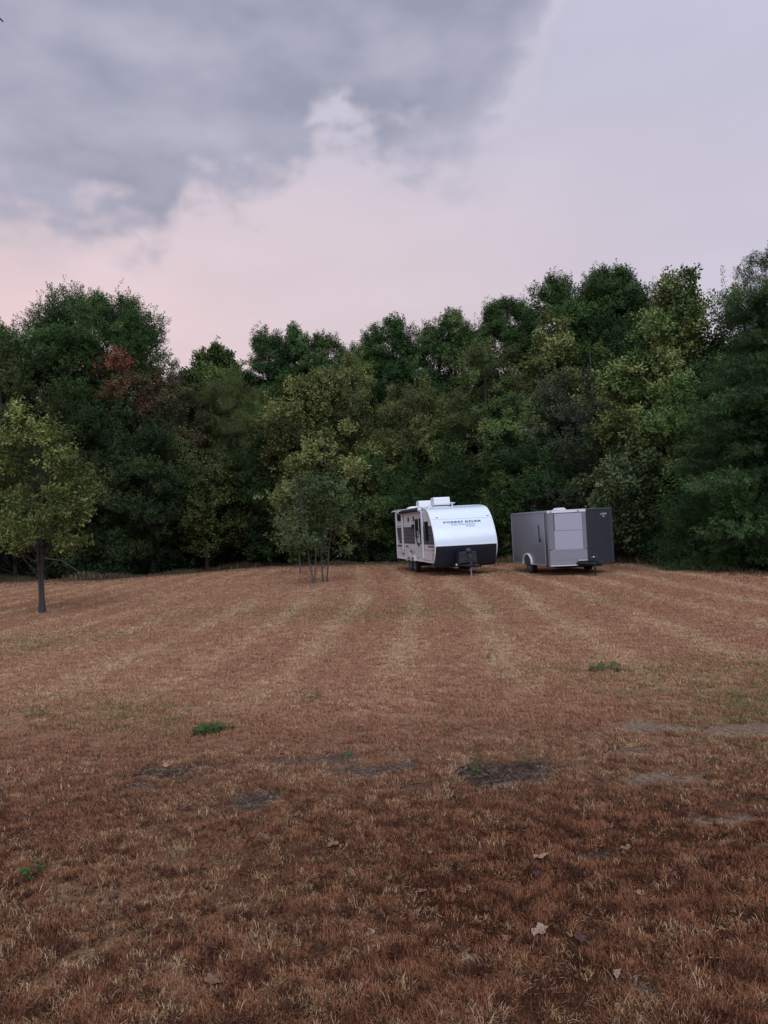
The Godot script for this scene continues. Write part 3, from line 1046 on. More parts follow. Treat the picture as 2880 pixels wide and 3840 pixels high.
	tree("ash_tree", "dense mid green tree in front of the tall sweetgum", 12.3, -31.0, 7.6, 1.7, 1.4, 1, "broad", DARK2, MID2, 1.1)
	tree("cedar_bush", "broad dark bush reaching the grass at the right, nearest the cargo trailer", 11.4, -26.4, 2.9, 1.5, 0.0, 1, "needle", DARK * 0.9, MID, 1.5, 0.05, "bush", "bushes at the foot of the woods", [], 0.85)
	tree("cedar_bush", "dark bush at the right edge, nearer than the one beside the trailer", 12.2, -24.3, 3.6, 1.6, 0.0, 1, "needle", DARK * 0.9, MID, 1.5, 0.05, "bush", "bushes at the foot of the woods", [], 0.85)
	# the low front of the woods
	tree("understory_tree", "dark blue green low tree left of the saplings", -13.1, -43.2, 8.8, 2.7, 1.3, 1, "broad", TEAL, TEAL2, 1.1)
	tree("understory_tree", "low tree with a pale yellowish bough between the maple and the saplings", -10.2, -43.8, 7.2, 2.1, 1.2, 1, "big", OLIVE, MID2, 1.0)
	tree("understory_tree", "dim blue green tree right behind the young maple's crown", -16.9, -44.2, 9.8, 2.9, 1.3, 1, "broad", TEAL, TEAL2, 1.1)
	tree("understory_tree", "dusky tree behind the saplings' left side", -7.8, -46.4, 8.4, 2.6, 1.2, 1, "broad", TEAL, MID, 1.1)
	tree("understory_tree", "shaded low tree between the saplings and the white trailer", -1.1, -44.2, 6.6, 2.4, 1.3, 1, "broad", DARK2, MID2, 1.0)
	tree("understory_tree", "shaded low tree directly behind the white trailer", 2.9, -43.2, 6.4, 2.8, 1.5, 1, "broad", DARK, DARK2, 1.0)
	tree("understory_tree", "shaded low tree behind the left end of the cargo trailer", 7.9, -38.6, 6.4, 2.4, 1.6, 1, "broad", DARK, DARK2, 1.0)
	tree("understory_tree", "dim tree filling the left edge under the olive crown", -21.3, -44.2, 7.8, 2.5, 1.2, 1, "broad", DARK, TEAL2, 1.0)
	tree("understory_tree", "shaded low tree in the gap right of the cargo trailer", 10.9, -36.0, 6.6, 2.3, 1.6, 1, "broad", DUSK, DARK2, 1.0)
	# beyond the frame on either side, so that the edge of the woods goes on
	tree("ash_tree", "dark tree continuing the woods past the left edge", -27.5, -45, 12.0, 3.0, 0.5, 1, "broad", DARK, TEAL2, 0.8)
	tree("ash_tree", "dark tree continuing the woods past the right edge", 17.5, -25, 11.0, 3.0, 0.5, 1, "broad", DARK, MID2, 0.8)
	# rank filling the depth of the wood
	var fill := [[-25.5, -53], [-21.5, -52], [-13.5, -51.5], [-10.5, -52], [-6.2, -51], [0.2, -50], [3.8, -48.5], [7.8, -46.5], [12.8, -43], [16.4, -38], [17.2, -31]]
	var where := ["far left edge", "round oak", "rust red top", "brownish tree", "feathery olive tree", "skyline dip", "white trailer", "gap between the trailers", "slender light green trees", "tall sweetgum", "right edge pine"]
	for k in fill.size():
		tree("forest_tree", "dim inner forest tree behind the " + where[k], fill[k][0], fill[k][1], 10.2 + 0.8 * (k % 3), 2.9, 0.5, 1, "big", DARK, TEAL2, 0.8, 0.0, "tree", "inner trees of the wood")
	# trees standing out in the grass
	tree("maple_tree", "young yellow green maple standing alone in the grass at left", -9.95, -22.15, 6.2, 1.6, 2.05, 0, "broad", Color(0.058, 0.084, 0.018), Color(0.142, 0.168, 0.038), 1.25, 0.058, "tree", "", [[-0.018, 0.0, -0.14, 0.0], [0.022, 0.01, 0.10, -0.05]], 0.66)
	tree("sapling", "thin single stem sapling, leftmost and farthest of the small clump", -4.0, -35.5, 4.7, 1.1, 1.6, 0, "broad", OLIVE, Color(0.12, 0.13, 0.045), 1.0, 0.035, "sapling", "saplings in the middle of the field", [], 0.75)
	tree("sapling", "front sapling of the clump with a forked pale stem", -2.72, -28.4, 4.25, 1.3, 1.3, 0, "broad", Color(0.034, 0.058, 0.018), Color(0.090, 0.122, 0.048), 0.92, 0.034, "sapling", "saplings in the middle of the field", [[0, 0, -0.4, 0.1], [0.05, 0.02, 0.2, -0.2]], 0.7)
	tree("sapling", "right sapling of the clump with two dark stems side by side", -2.36, -29.3, 4.3, 1.2, 1.25, 0, "broad", Color(0.034, 0.058, 0.018), Color(0.086, 0.116, 0.046), 0.92, 0.036, "sapling", "saplings in the middle of the field", [[-0.08, 0, -0.2, 0], [0.06, 0.05, 0.5, 0.1]], 0.7)
	# arching dead limb under the maple, and the brush along the foot of the wood
	var dead := thing("dead_branch", "bare grey branch arching to the ground right of the young maple's trunk", "branch", Vector3(-16.4, 0, -39.0))
	obj("limb", rod([Vector3(-1.6, 1.15, 0), Vector3(-0.9, 1.3, 0.1), Vector3(0.0, 1.15, 0.15), Vector3(0.8, 0.6, 0.2), Vector3(1.5, 0.22, 0.2), Vector3(2.4, 0.0, 0.25)], [0.03, 0.03, 0.028, 0.022, 0.018, 0.01], 7), mats.bark, dead)
	undergrowth()


func undergrowth() -> void:
	var r := RandomNumberGenerator.new()
	r.seed = 71
	var xf: Array[Transform3D] = []
	var cols := PackedColorArray()
	for i in 9000:
		var x := r.randf_range(-30.0, 19.0)
		var back := absf(r.randfn()) * 4.0
		var z := wood_edge(x) - 1.6 - back
		var h := pow(r.randf(), 1.5) * (0.35 + back * 0.45)
		var yd := Vector3(r.randfn(), 1.0 + r.randf(), r.randfn())
		xf.append(Transform3D(basis_y(yd, r.randf() * TAU).scaled_local(Vector3.ONE * r.randf_range(0.9, 1.7)), Vector3(x, gh(x, z) + h, z)))
		var c := DARK.lerp(DUSK, r.randf()) * r.randf_range(0.7, 1.1)  # shade of the overhanging crowns is painted into these dark leaves
		c.a = 1.0
		cols.append(c)
	scatter("undergrowth", sprays["broad0"], mats.leaf, xf, cols, "dark tangled undergrowth along the foot of the woods", "undergrowth")
	# the unlit depth of the wood behind: far foliage that reads as one mass
	xf = []
	cols = PackedColorArray()
	for i in 12000:
		var x := r.randf_range(-40.0, 30.0)
		var z := -58.0 + r.randf_range(-5.0, 3.0) + maxf(0.0, x - 4.0) * 0.55
		var h := r.randf_range(0.0, 8.5)
		xf.append(Transform3D(basis_y(Vector3(r.randfn(), 1.0, r.randfn()), r.randf() * TAU).scaled_local(Vector3.ONE * r.randf_range(1.6, 2.8)), Vector3(x, h, z)))
		var c := DARK.lerp(DARK2, r.randf())
		cols.append(c)
	scatter("far_woods", sprays["big1"], mats.leaf, xf, cols, "dark foliage deep in the woods behind the front trees", "woods")


# ================================================================= travel trailer
# local axes: x to the trailer's right as one faces its front wall, y up, z forward along the tongue; w/h/t are measured from the front left lower corner
func TT(w: float, h: float, t: float) -> Vector3:
	return Vector3(w - 1.2, h, t + 3.4)


const NOSE := [[0.0, 0.56], [0.13, 0.69], [0.25, 0.86], [0.325, 1.04], [0.335, 1.18], [0.305, 1.34], [0.25, 1.50], [0.17, 1.67], [0.07, 1.84], [-0.045, 2.00], [-0.17, 2.15], [-0.31, 2.29], [-0.47, 2.42], [-0.66, 2.525], [-0.9, 2.595], [-1.25, 2.645], [-1.8, 2.68]]


func nose_strip(st: SurfaceTool, pts: Array, w0: float, w1: float, out: float) -> void:
	st.set_smooth_group(4)
	var o := []
	var inn := []
	for i in pts.size():
		var a := Vector2(pts[maxi(i - 1, 0)][0], pts[maxi(i - 1, 0)][1])
		var b := Vector2(pts[mini(i + 1, pts.size() - 1)][0], pts[mini(i + 1, pts.size() - 1)][1])
		var t := (b - a).normalized()
		var n := Vector2(t.y, -t.x)
		o.append(Vector2(pts[i][0], pts[i][1]) + n * out)
		inn.append(Vector2(pts[i][0], pts[i][1]) - n * 0.004)
	for i in pts.size() - 1:
		var p: Vector2 = o[i]
		var q: Vector2 = o[i + 1]
		quad(st, TT(w0, p.y, p.x), TT(w0, q.y, q.x), TT(w1, q.y, q.x), TT(w1, p.y, p.x))
	st.set_smooth_group(-1)
	for i in pts.size() - 1:
		var p: Vector2 = o[i]
		var q: Vector2 = o[i + 1]
		var r: Vector2 = inn[i]
		var s: Vector2 = inn[i + 1]
		quad(st, TT(w0, r.y, r.x), TT(w0, s.y, s.x), TT(w0, q.y, q.x), TT(w0, p.y, p.x))
		quad(st, TT(w1, p.y, p.x), TT(w1, q.y, q.x), TT(w1, s.y, s.x), TT(w1, r.y, r.x))
	var p0: Vector2 = o[0]; var r0: Vector2 = inn[0]
	var p1: Vector2 = o[-1]; var r1: Vector2 = inn[-1]
	quad(st, TT(w0, r0.y, r0.x), TT(w0, p0.y, p0.x), TT(w1, p0.y, p0.x), TT(w1, r0.y, r0.x))
	quad(st, TT(w0, p1.y, p1.x), TT(w0, r1.y, r1.x), TT(w1, r1.y, r1.x), TT(w1, p1.y, p1.x))


func side_plate(called: String, outline: PackedVector2Array, m: Material, parent: Node, off: float, thick: float) -> MeshInstance3D:
	# outline in (t, h) on the left wall; off = gap from the wall, grows outwards
	return obj(called, plate(outline, TT(-off, 0, 0), Vector3(0, 0, 1), Vector3(0, 1, 0), Vector3(-1, 0, 0), thick), m, parent)


func side_window(called: String, a: float, b: float, c: float, d: float, root: Node) -> void:
	var st := st_new()
	var e := 0.035
	slab(st, rect(a, b, c, b + e), TT(-0.006, 0, 0), Vector3(0, 0, 1), Vector3(0, 1, 0), Vector3(-1, 0, 0), 0.016)
	slab(st, rect(a, d - e, c, d), TT(-0.006, 0, 0), Vector3(0, 0, 1), Vector3(0, 1, 0), Vector3(-1, 0, 0), 0.016)
	slab(st, rect(a, b + e, a + e, d - e), TT(-0.006, 0, 0), Vector3(0, 0, 1), Vector3(0, 1, 0), Vector3(-1, 0, 0), 0.016)
	slab(st, rect(c - e, b + e, c, d - e), TT(-0.006, 0, 0), Vector3(0, 0, 1), Vector3(0, 1, 0), Vector3(-1, 0, 0), 0.016)
	var f := obj(called, done(st), mats.frame_black, root)
	side_plate("pane", rect(a + e, b + e, c - e, d - e), mats.window_glass, f, 0.007, 0.006)


func wheel(parent: Node, c: Vector3, r: float, wide: float, tyre_m: Material, rim_m: Material, out: Vector3) -> void:
	var st := st_new()
	var h := wide * 0.5
	lathe(st, [Vector2(-h, r * 0.62), Vector2(-h * 1.02, r * 0.82), Vector2(-h * 0.8, r * 0.97), Vector2(-h * 0.3, r), Vector2(h * 0.3, r), Vector2(h * 0.8, r * 0.97), Vector2(h * 1.02, r * 0.82), Vector2(h, r * 0.62), Vector2(h * 0.6, r * 0.58)], c, out, 24)
	var ty := obj("wheel", done(st), tyre_m, parent)
	st = st_new()
	lathe(st, [Vector2(-h * 0.7, r * 0.60), Vector2(h * 0.95, r * 0.63), Vector2(h * 0.8, r * 0.52), Vector2(h * 0.35, r * 0.46), Vector2(h * 0.45, r * 0.24), Vector2(h * 0.7, r * 0.2), Vector2(h * 0.95, r * 0.14), Vector2(h * 0.98, 0.0)], c, out, 20)
	obj("rim", done(st), rim_m, ty)
	st = st_new()
	var x := out.cross(Vector3.UP).normalized()
	for k in 6:
		var a := TAU * k / 6.0
		var d := x * cos(a) + Vector3.UP * sin(a)
		tube(st, [c + out * h * 0.62 + d * r * 0.12, c + out * h * 0.72 + d * r * 0.55], [0.024, 0.02], 5)
	obj("spoke", done(st), rim_m, ty)


func travel_trailer() -> void:
	var yaw := 0.1776
	var d := Vector3(sin(yaw), 0, cos(yaw))
	var r := Vector3(cos(yaw), 0, -sin(yaw))
	var root := thing("travel_trailer", "white travel trailer with a rounded front over a dark lower panel", "trailer", Vector3(1.747, 0, -28.654) + r * 1.2 - d * 3.4, yaw)
	var W := 2.4
	var L := 6.92
	# body
	var outline := PackedVector2Array()
	for p in NOSE: outline.append(Vector2(p[0], p[1]))
	for p in [[-L + 0.06, 2.725], [-L, 2.68], [-L, 0.55]]: outline.append(Vector2(p[0], p[1]))
	obj("body", plate(outline, TT(0.012, 0, 0), Vector3(0, 0, 1), Vector3(0, 1, 0), Vector3(1, 0, 0), W - 0.024), mats.side_siding, root)
	# smooth front cap and the dark panel below it
	var st := st_new()
	nose_strip(st, NOSE.slice(4), 0.03, W - 0.03, 0.008)
	obj("front_cap", done(st), mats.white_gelcoat, root)
	st = st_new()
	nose_strip(st, [[-0.16, 0.36], [0.03, 0.385], [0.10, 0.50], [0.17, 0.68], [0.25, 0.86], [0.325, 1.04], [0.335, 1.165]], 0.03, W - 0.03, 0.007)
	bx(st, TT(W * 0.5, 0.46, -0.25), Vector3(W - 0.1, 0.19, 0.34))
	obj("lower_front_panel", done(st), mats.navy_panel, root)
	st = st_new()
	bx(st, TT(W * 0.5, 1.178, 0.349), Vector3(W - 0.06, 0.022, 0.022))
	obj("belt_moulding", done(st), mats.trim_white, root)
	for w in [0.012, W - 0.012]:
		var pts := []
		var rad := []
		for p in NOSE:
			pts.append(TT(w, p[1], p[0])); rad.append(0.022)
		pts.append(TT(w, 2.725, -L + 0.05)); rad.append(0.022)
		obj("corner_trim", rod(pts, rad, 8), mats.trim_white, root)
	obj("bottom_rail", box(TT(-0.004, 0.562, -L * 0.5), Vector3(0.03, 0.045, L), 0.006), mats.trim_white, root)
	obj("rear_trim", box(TT(-0.002, 1.62, -L + 0.02), Vector3(0.034, 2.1, 0.06), 0.008), mats.trim_white, root)
	obj("gutter_spout", rod([TT(-0.02, 2.70, -L + 0.15), TT(-0.1, 2.69, -L - 0.02), TT(-0.16, 2.66, -L - 0.1)], [0.03, 0.026, 0.014], 6), mats.trim_white, root)
	obj("roof", plate(PackedVector2Array([Vector2(-1.75, 2.685), Vector2(-1.75, 2.70), Vector2(-L + 0.08, 2.745), Vector2(-L + 0.08, 2.725)]), TT(0.05, 0, 0), Vector3(0, 0, 1), Vector3(0, 1, 0), Vector3(1, 0, 0), W - 0.1), mats.roof_membrane, root)
	# seam across the cap, marker lights, lettering
	obj("cap_seam", box(TT(W * 0.5, 2.165, -0.172), Vector3(W - 0.08, 0.007, 0.01)), mats.grey_ink, root)
	for w in [0.27, W - 0.14]:
		obj("marker_light", box(TT(w, 2.235, -0.237), Vector3(0.07, 0.035, 0.035), 0.008), mats.lamp_dark, root)
	lettering(root, "FOREST RIVER", 0.47, 1.93, 2.035, 0.088, -0.072, 0.66, mats.ink, true)
	lettering(root, "WILDWOOD", 0.74, 1.67, 1.945, 0.078, -0.006, 0.61, mats.grey_ink, true)
	lettering(root, "FSX", 1.31, 1.66, 1.868, 0.058, 0.05, 0.59, mats.grey_ink, true)
	st = st_new()
	for q in [[1.14, 2.085, 0.012, 0.05], [1.27, 2.085, 0.012, 0.05]]:
		bx(st, TT(q[0], q[1] + 0.02, -0.12 - 0.02), Vector3(0.014, 0.07, 0.006), Basis(Vector3(1, 0, 0), -0.72))
	bx(st, TT(1.205, 2.136, -0.164), Vector3(0.13, 0.014, 0.006), Basis(Vector3(1, 0, 0), -0.72))
	obj("emblem", done(st), mats.grey_ink, root)
	# printed plank band: single planks
	var rows := [[1.23, 1.37], [1.37, 1.52], [1.52, 1.66], [1.66, 1.80], [1.80, 1.945]]
	var cuts := [[-6.4, -4.1, -2.7, -1.1, 0.34], [-6.55, -5.1, -3.3, -0.8, 0.34], [-6.68, -4.5, -3.0, -1.3, 0.26], [-6.74, -5.3, -3.6, -1.0, 0.18], [-6.78, -4.0, -2.6, -0.7, 0.06]]
	for i in 5:
		for j in 4:
			var a: float = cuts[i][j]
			var b: float = cuts[i][j + 1]
			var top_b := b
			if j == 3:
				b = nose_t(rows[i][0]) - 0.05
				top_b = nose_t(rows[i][1]) - 0.05
			side_plate("plank", PackedVector2Array([Vector2(a + 0.004, rows[i][0] + 0.004), Vector2(b - 0.004, rows[i][0] + 0.004), Vector2(top_b - 0.004, rows[i][1] - 0.004), Vector2(a + 0.004, rows[i][1] - 0.004)]), mats["plank%d" % ((i * 3 + j * 2 + j) % 4)], root, -0.010, 0.004)
	side_plate("stripe", rect(-6.77, 2.0, -5.68, 2.03), mats.seam_grey, root, -0.010, 0.004)
	side_plate("stripe", rect(-6.86, 1.09, -5.56, 1.16), mats.stripe_slate, root, -0.010, 0.004)
	side_plate("stripe", rect(-5.02, 1.09, -4.42, 1.15), mats.stripe_slate, root, -0.010, 0.004)
	side_plate("stripe", rect(-0.82, 1.125, 0.29, 1.185), mats.stripe_brown, root, -0.010, 0.004)
	side_plate("seam", rect(-6.8, 0.795, -4.6, 0.803), mats.seam_grey, root, -0.010, 0.003)
	side_plate("seam", rect(-6.8, 1.03, 0.2, 1.037), mats.seam_grey, root, -0.010, 0.003)
	side_plate("seam", rect(-1.1, 2.372, -0.5, 2.379), mats.seam_grey, root, -0.010, 0.003)
	# windows and door
	side_window("window", -6.5, 2.24, -5.52, 2.6, root)
	side_window("window", -2.06, 1.64, -1.74, 2.26, root)
	side_window("window", -1.2, 1.37, -0.6, 2.12, root)
	for t in [-4.18, -3.13]:
		var f := side_plate("vent_window", rect(t - 0.1, 2.17, t + 0.1, 2.35), mats.frame_black, root, -0.008, 0.014)
		tag(f)
	var door := side_plate("door", rect(-2.96, 0.70, -2.12, 2.31), mats.trim_white, root, -0.008, 0.016)
	side_plate("door_window", rect(-2.84, 1.50, -2.24, 2.25), mats.window_glass, door, 0.009, 0.006)
	side_plate("door_lock", rect(-2.31, 1.17, -2.14, 1.29), mats.frame_black, door, 0.009, 0.03)
	obj("grab_handle", rod([TT(-0.02, 1.80, -2.16), TT(-0.11, 1.78, -2.14), TT(-0.13, 1.52, -2.12), TT(-0.11, 1.24, -2.1), TT(-0.02, 1.20, -2.1)], [0.022, 0.022, 0.024, 0.022, 0.022], 8), mats.frame_black, root)
	obj("grab_plate", box(TT(-0.012, 1.64, -2.4), Vector3(0.012, 0.24, 0.09), 0.004), mats.trim_white, root)
	side_plate("speaker", rect(-3.4, 1.87, -3.04, 2.04), mats.frame_black, root, -0.008, 0.05)
	# lower fittings
	for q in [[-3.86, 0.92, 0.09], [-5.54, 0.78, 0.08], [-3.64, 0.82, 0.05]]:
		side_plate("outlet_cover", rect(q[0] - q[2], q[1] - q[2] * 0.5, q[0] + q[2], q[1] + q[2] * 0.5), mats.black_plastic, root, -0.008, 0.022)
	side_plate("outlet_cover", rect(-3.42, 0.84, -3.26, 0.98), mats.seam_grey, root, -0.008, 0.014)
	var hatch := side_plate("storage_hatch", rect(-1.48, 0.63, -0.06, 0.99), mats.side_siding, root, -0.008, 0.010)
	st = st_new()
	for q in [rect(-1.50, 0.62, -1.48, 1.0), rect(-0.06, 0.62, -0.04, 1.0), rect(-1.48, 0.61, -0.06, 0.63), rect(-1.48, 0.99, -0.06, 1.005)]:
		slab(st, q, TT(0.010, 0, 0), Vector3(0, 0, 1), Vector3(0, 1, 0), Vector3(-1, 0, 0), 0.006)
	obj("frame", done(st), mats.seam_grey, hatch)
	for q in [[0.03, 1.03, 0.02, 0.07], [0.0, 0.85, 0.04, 0.05], [-0.1, 0.70, 0.02, 0.06]]:
		side_plate("latch", rect(q[0] - q[2], q[1] - q[3] * 0.5, q[0] + q[2], q[1] + q[3] * 0.5), mats.black_plastic, root, -0.008, 0.02)
	for k in 6:
		side_plate("print", rect(-3.02 + k * 0.115, 0.725, -2.93 + k * 0.115, 0.755), mats.seam_grey, root, -0.024, 0.003)
	# wheel skirt
	var skirt := PackedVector2Array([Vector2(-4.75, 0.50), Vector2(-4.70, 0.74), Vector2(-3.18, 0.77), Vector2(-3.05, 0.54)])
	for c in [-3.47, -4.27]:
		for k in 9:
			var a := PI * k / 8.0
			skirt.append(Vector2(c + cos(a) * 0.36, 0.50 + sin(a) * 0.17))
	side_plate("fender_skirt", skirt, mats.trim_white, root, -0.006, 0.05)
	side_plate("wheel_well", PackedVector2Array([Vector2(-4.62, 0.5), Vector2(-4.5, 0.68), Vector2(-3.2, 0.70), Vector2(-3.12, 0.5)]), mats.frame_black, root, -0.009, 0.006)
	for t in [-3.47, -4.27]:
		wheel(root, TT(0.13, 0.335, t), 0.335, 0.21, mats.rubber, mats.alloy, Vector3(-1, 0, 0))
		wheel(root, TT(W - 0.13, 0.335, t), 0.335, 0.21, mats.rubber, mats.alloy, Vector3(1, 0, 0))
	# chassis
	st = st_new()
	for w in [0.55, W - 0.55]:
		bx(st, TT(w, 0.47, -3.5), Vector3(0.07, 0.18, 6.7))
	bx(st, TT(W * 0.5, 0.52, -3.6), Vector3(W - 0.5, 0.06, 6.4))
	for t in [-3.47, -4.27]:
		tube(st, [TT(0.2, 0.335, t), TT(W - 0.2, 0.335, t)], [0.04, 0.04], 8)
	obj("chassis", done(st), mats.black_steel, root)
	st = st_new()
	for s in [-1.0, 1.0]:
		tube(st, [TT(1.2 + s * 0.5, 0.43, -0.1), TT(1.2 + s * 0.06, 0.43, 1.35)], [0.055, 0.055], 6)
	bx(st, TT(1.2, 0.44, 1.48), Vector3(0.13, 0.1, 0.34), Basis(), 0.02)
	bx(st, TT(1.1, 0.47, 0.62), Vector3(0.68, 0.05, 0.42))
	obj("tongue_frame", done(st), mats.black_steel, root)
	# propane cover with ribs, jack, white plug
	st = st_new()
	for k in 6:
		bx(st, TT(1.1, 0.555 + k * 0.07, 0.62), Vector3(0.70 - 0.012 * k, 0.062, 0.42 - 0.02 * k), Basis(), 0.02)
	bx(st, TT(1.1, 0.73, 0.62), Vector3(0.64, 0.40, 0.36))
	obj("gas_cover", done(st), mats.black_plastic, root)
	st = st_new()
	lathe(st, [Vector2(-0.1, 0.0), Vector2(-0.1, 0.1), Vector2(0.1, 0.1), Vector2(0.12, 0.06), Vector2(0.12, 0.0)], TT(1.15, 0.955, 0.76), Vector3(0, 0, 1), 18)
	obj("regulator_cap", done(st), mats.black_plastic, root)
	obj("cover_label", box(TT(1.155, 0.855, 0.835), Vector3(0.09, 0.055, 0.012), 0.003), mats.seam_grey, root)
	obj("cover_knob", box(TT(1.13, 0.62, 0.845), Vector3(0.05, 0.05, 0.03), 0.012), mats.seam_grey, root)
	obj("junction_box", box(TT(0.775, 0.47, 0.5), Vector3(0.12, 0.075, 0.08), 0.01), mats.trim_white, root)
	st = st_new()
	tube(st, [TT(1.12, 0.05, 1.08), TT(1.12, 0.5, 1.08)], [0.026, 0.026], 8)
	tube(st, [TT(1.12, 0.0, 1.08), TT(1.12, 0.06, 1.08)], [0.07, 0.06], 10)
	var jack := obj("tongue_jack", done(st), mats.galvanised, root)
	obj("motor", box(TT(1.12, 0.62, 1.08), Vector3(0.12, 0.34, 0.14), 0.03), mats.black_plastic, jack)
	for q in [[0.35, -0.3], [W - 0.35, -0.3], [0.35, -6.4], [W - 0.35, -6.4]]:
		obj("stabilizer", rod([TT(q[0], 0.46, q[1]), TT(q[0] + (0.18 if q[0] < 1 else -0.18), 0.30, q[1])], [0.03, 0.025], 6), mats.black_steel, root)
	# awning
	obj("awning_roller", rod([TT(-0.09, 2.60, -5.5), TT(-0.09, 2.60, -1.55)], [0.066, 0.066], 14), mats.awning_cloth, root)
	for t in [-5.53, -1.5]:
		var st2 := st_new()
		lathe(st2, [Vector2(-0.05, 0.0), Vector2(-0.05, 0.085), Vector2(0.05, 0.085), Vector2(0.07, 0.05), Vector2(0.07, 0.0)], TT(-0.09, 2.60, t), Vector3(0, 0, -1 if t < -4 else 1), 14)
		obj("awning_end_cap", done(st2), mats.trim_white, root)
	obj("awning_arm", box(TT(-0.045, 1.76, -5.26), Vector3(0.075, 1.56, 0.11), 0.012), mats.trim_white, root)
	obj("awning_arm", box(TT(-0.045, 1.60, -1.42), Vector3(0.075, 1.86, 0.11), 0.012), mats.trim_white, root)
	obj("awning_rail", box(TT(-0.02, 2.70, -3.6), Vector3(0.04, 0.035, 4.3), 0.006), mats.trim_white, root)
	# roof fittings
	for q in [[-2.95, 1.13], [-6.2, 1.24]]:
		st = st_new()
		var prof := PackedVector2Array([Vector2(-0.30, 0.0), Vector2(-0.32, 0.06), Vector2(-0.27, 0.27), Vector2(-0.20, 0.33), Vector2(0.20, 0.33), Vector2(0.27, 0.27), Vector2(0.32, 0.06), Vector2(0.30, 0.0)])
		slab(st, prof, TT(q[1] - 0.335, 2.77, q[0]), Vector3(0, 0, 1), Vector3(0, 1, 0), Vector3(1, 0, 0), 0.67)
		var vc := obj("vent_cover", done(st), mats.vent_plastic, root)
		obj("curb_shadow", box(TT(q[1], 2.75, q[0]), Vector3(0.56, 0.06, 0.5)), mats.black_plastic, vc)  # dark base strip stands in for the shadow line under the cover
	st = st_new()
	lathe(st, [Vector2(0.0, 0.36), Vector2(0.04, 0.355), Vector2(0.09, 0.31), Vector2(0.125, 0.2), Vector2(0.135, 0.0)], TT(0.46, 2.70, -4.85), Vector3(0, 1, 0), 22)
	obj("roof_dome", done(st), mats.vent_plastic, root)
	obj("roof_pipe", rod([TT(0.27, 2.62, -1.4), TT(0.27, 2.76, -1.4)], [0.05, 0.045], 10), mats.vent_plastic, root)
	st = st_new()
	lathe(st, [Vector2(0.0, 0.06), Vector2(0.02, 0.045), Vector2(0.13, 0.045), Vector2(0.14, 0.13), Vector2(0.17, 0.12), Vector2(0.185, 0.0)], TT(1.28, 2.655, -1.65), Vector3(0, 1, 0), 18)
	obj("antenna", done(st), mats.vent_plastic, root)


func nose_t(h: float) -> float:
	for i in NOSE.size() - 1:
		if h >= NOSE[i][1] and h <= NOSE[i + 1][1]:
			return lerpf(NOSE[i][0], NOSE[i + 1][0], (h - NOSE[i][1]) / (NOSE[i + 1][1] - NOSE[i][1]))
	return 0.0


func lettering(root: Node, text: String, w0: float, w1: float, h: float, tall: float, t: float, tilt: float, m: Material, bold := false) -> void:
	var f := SystemFont.new()
	f.font_names = PackedStringArray(["Droid Sans"])
	if bold: f.font_weight = 700
	var tm := TextMesh.new()
	tm.text = text
	tm.font = f
	tm.font_size = 48
	tm.pixel_size = 0.002
	tm.depth = 0.004
	tm.curve_step = 1.0
	var bb := tm.get_aabb()
	var o := obj("lettering", tm, m, root)
	var sx := (w1 - w0) / maxf(bb.size.x, 0.001)
	var sy := tall / maxf(bb.size.y, 0.001)
	var b := Basis(Vector3(1, 0, 0), -tilt)
	var c := TT((w0 + w1) * 0.5, h, t) + b * Vector3(0, 0, 0.014)
	var mid := bb.get_center()
	b = b.scaled_local(Vector3(sx, sy, 1.0))
	o.transform = Transform3D(b, c - b * mid)


# ================================================================= cargo trailer
func CT(w: float, h: float, t: float) -> Vector3:
	return Vector3(w - 1.18, h, t + 1.7)


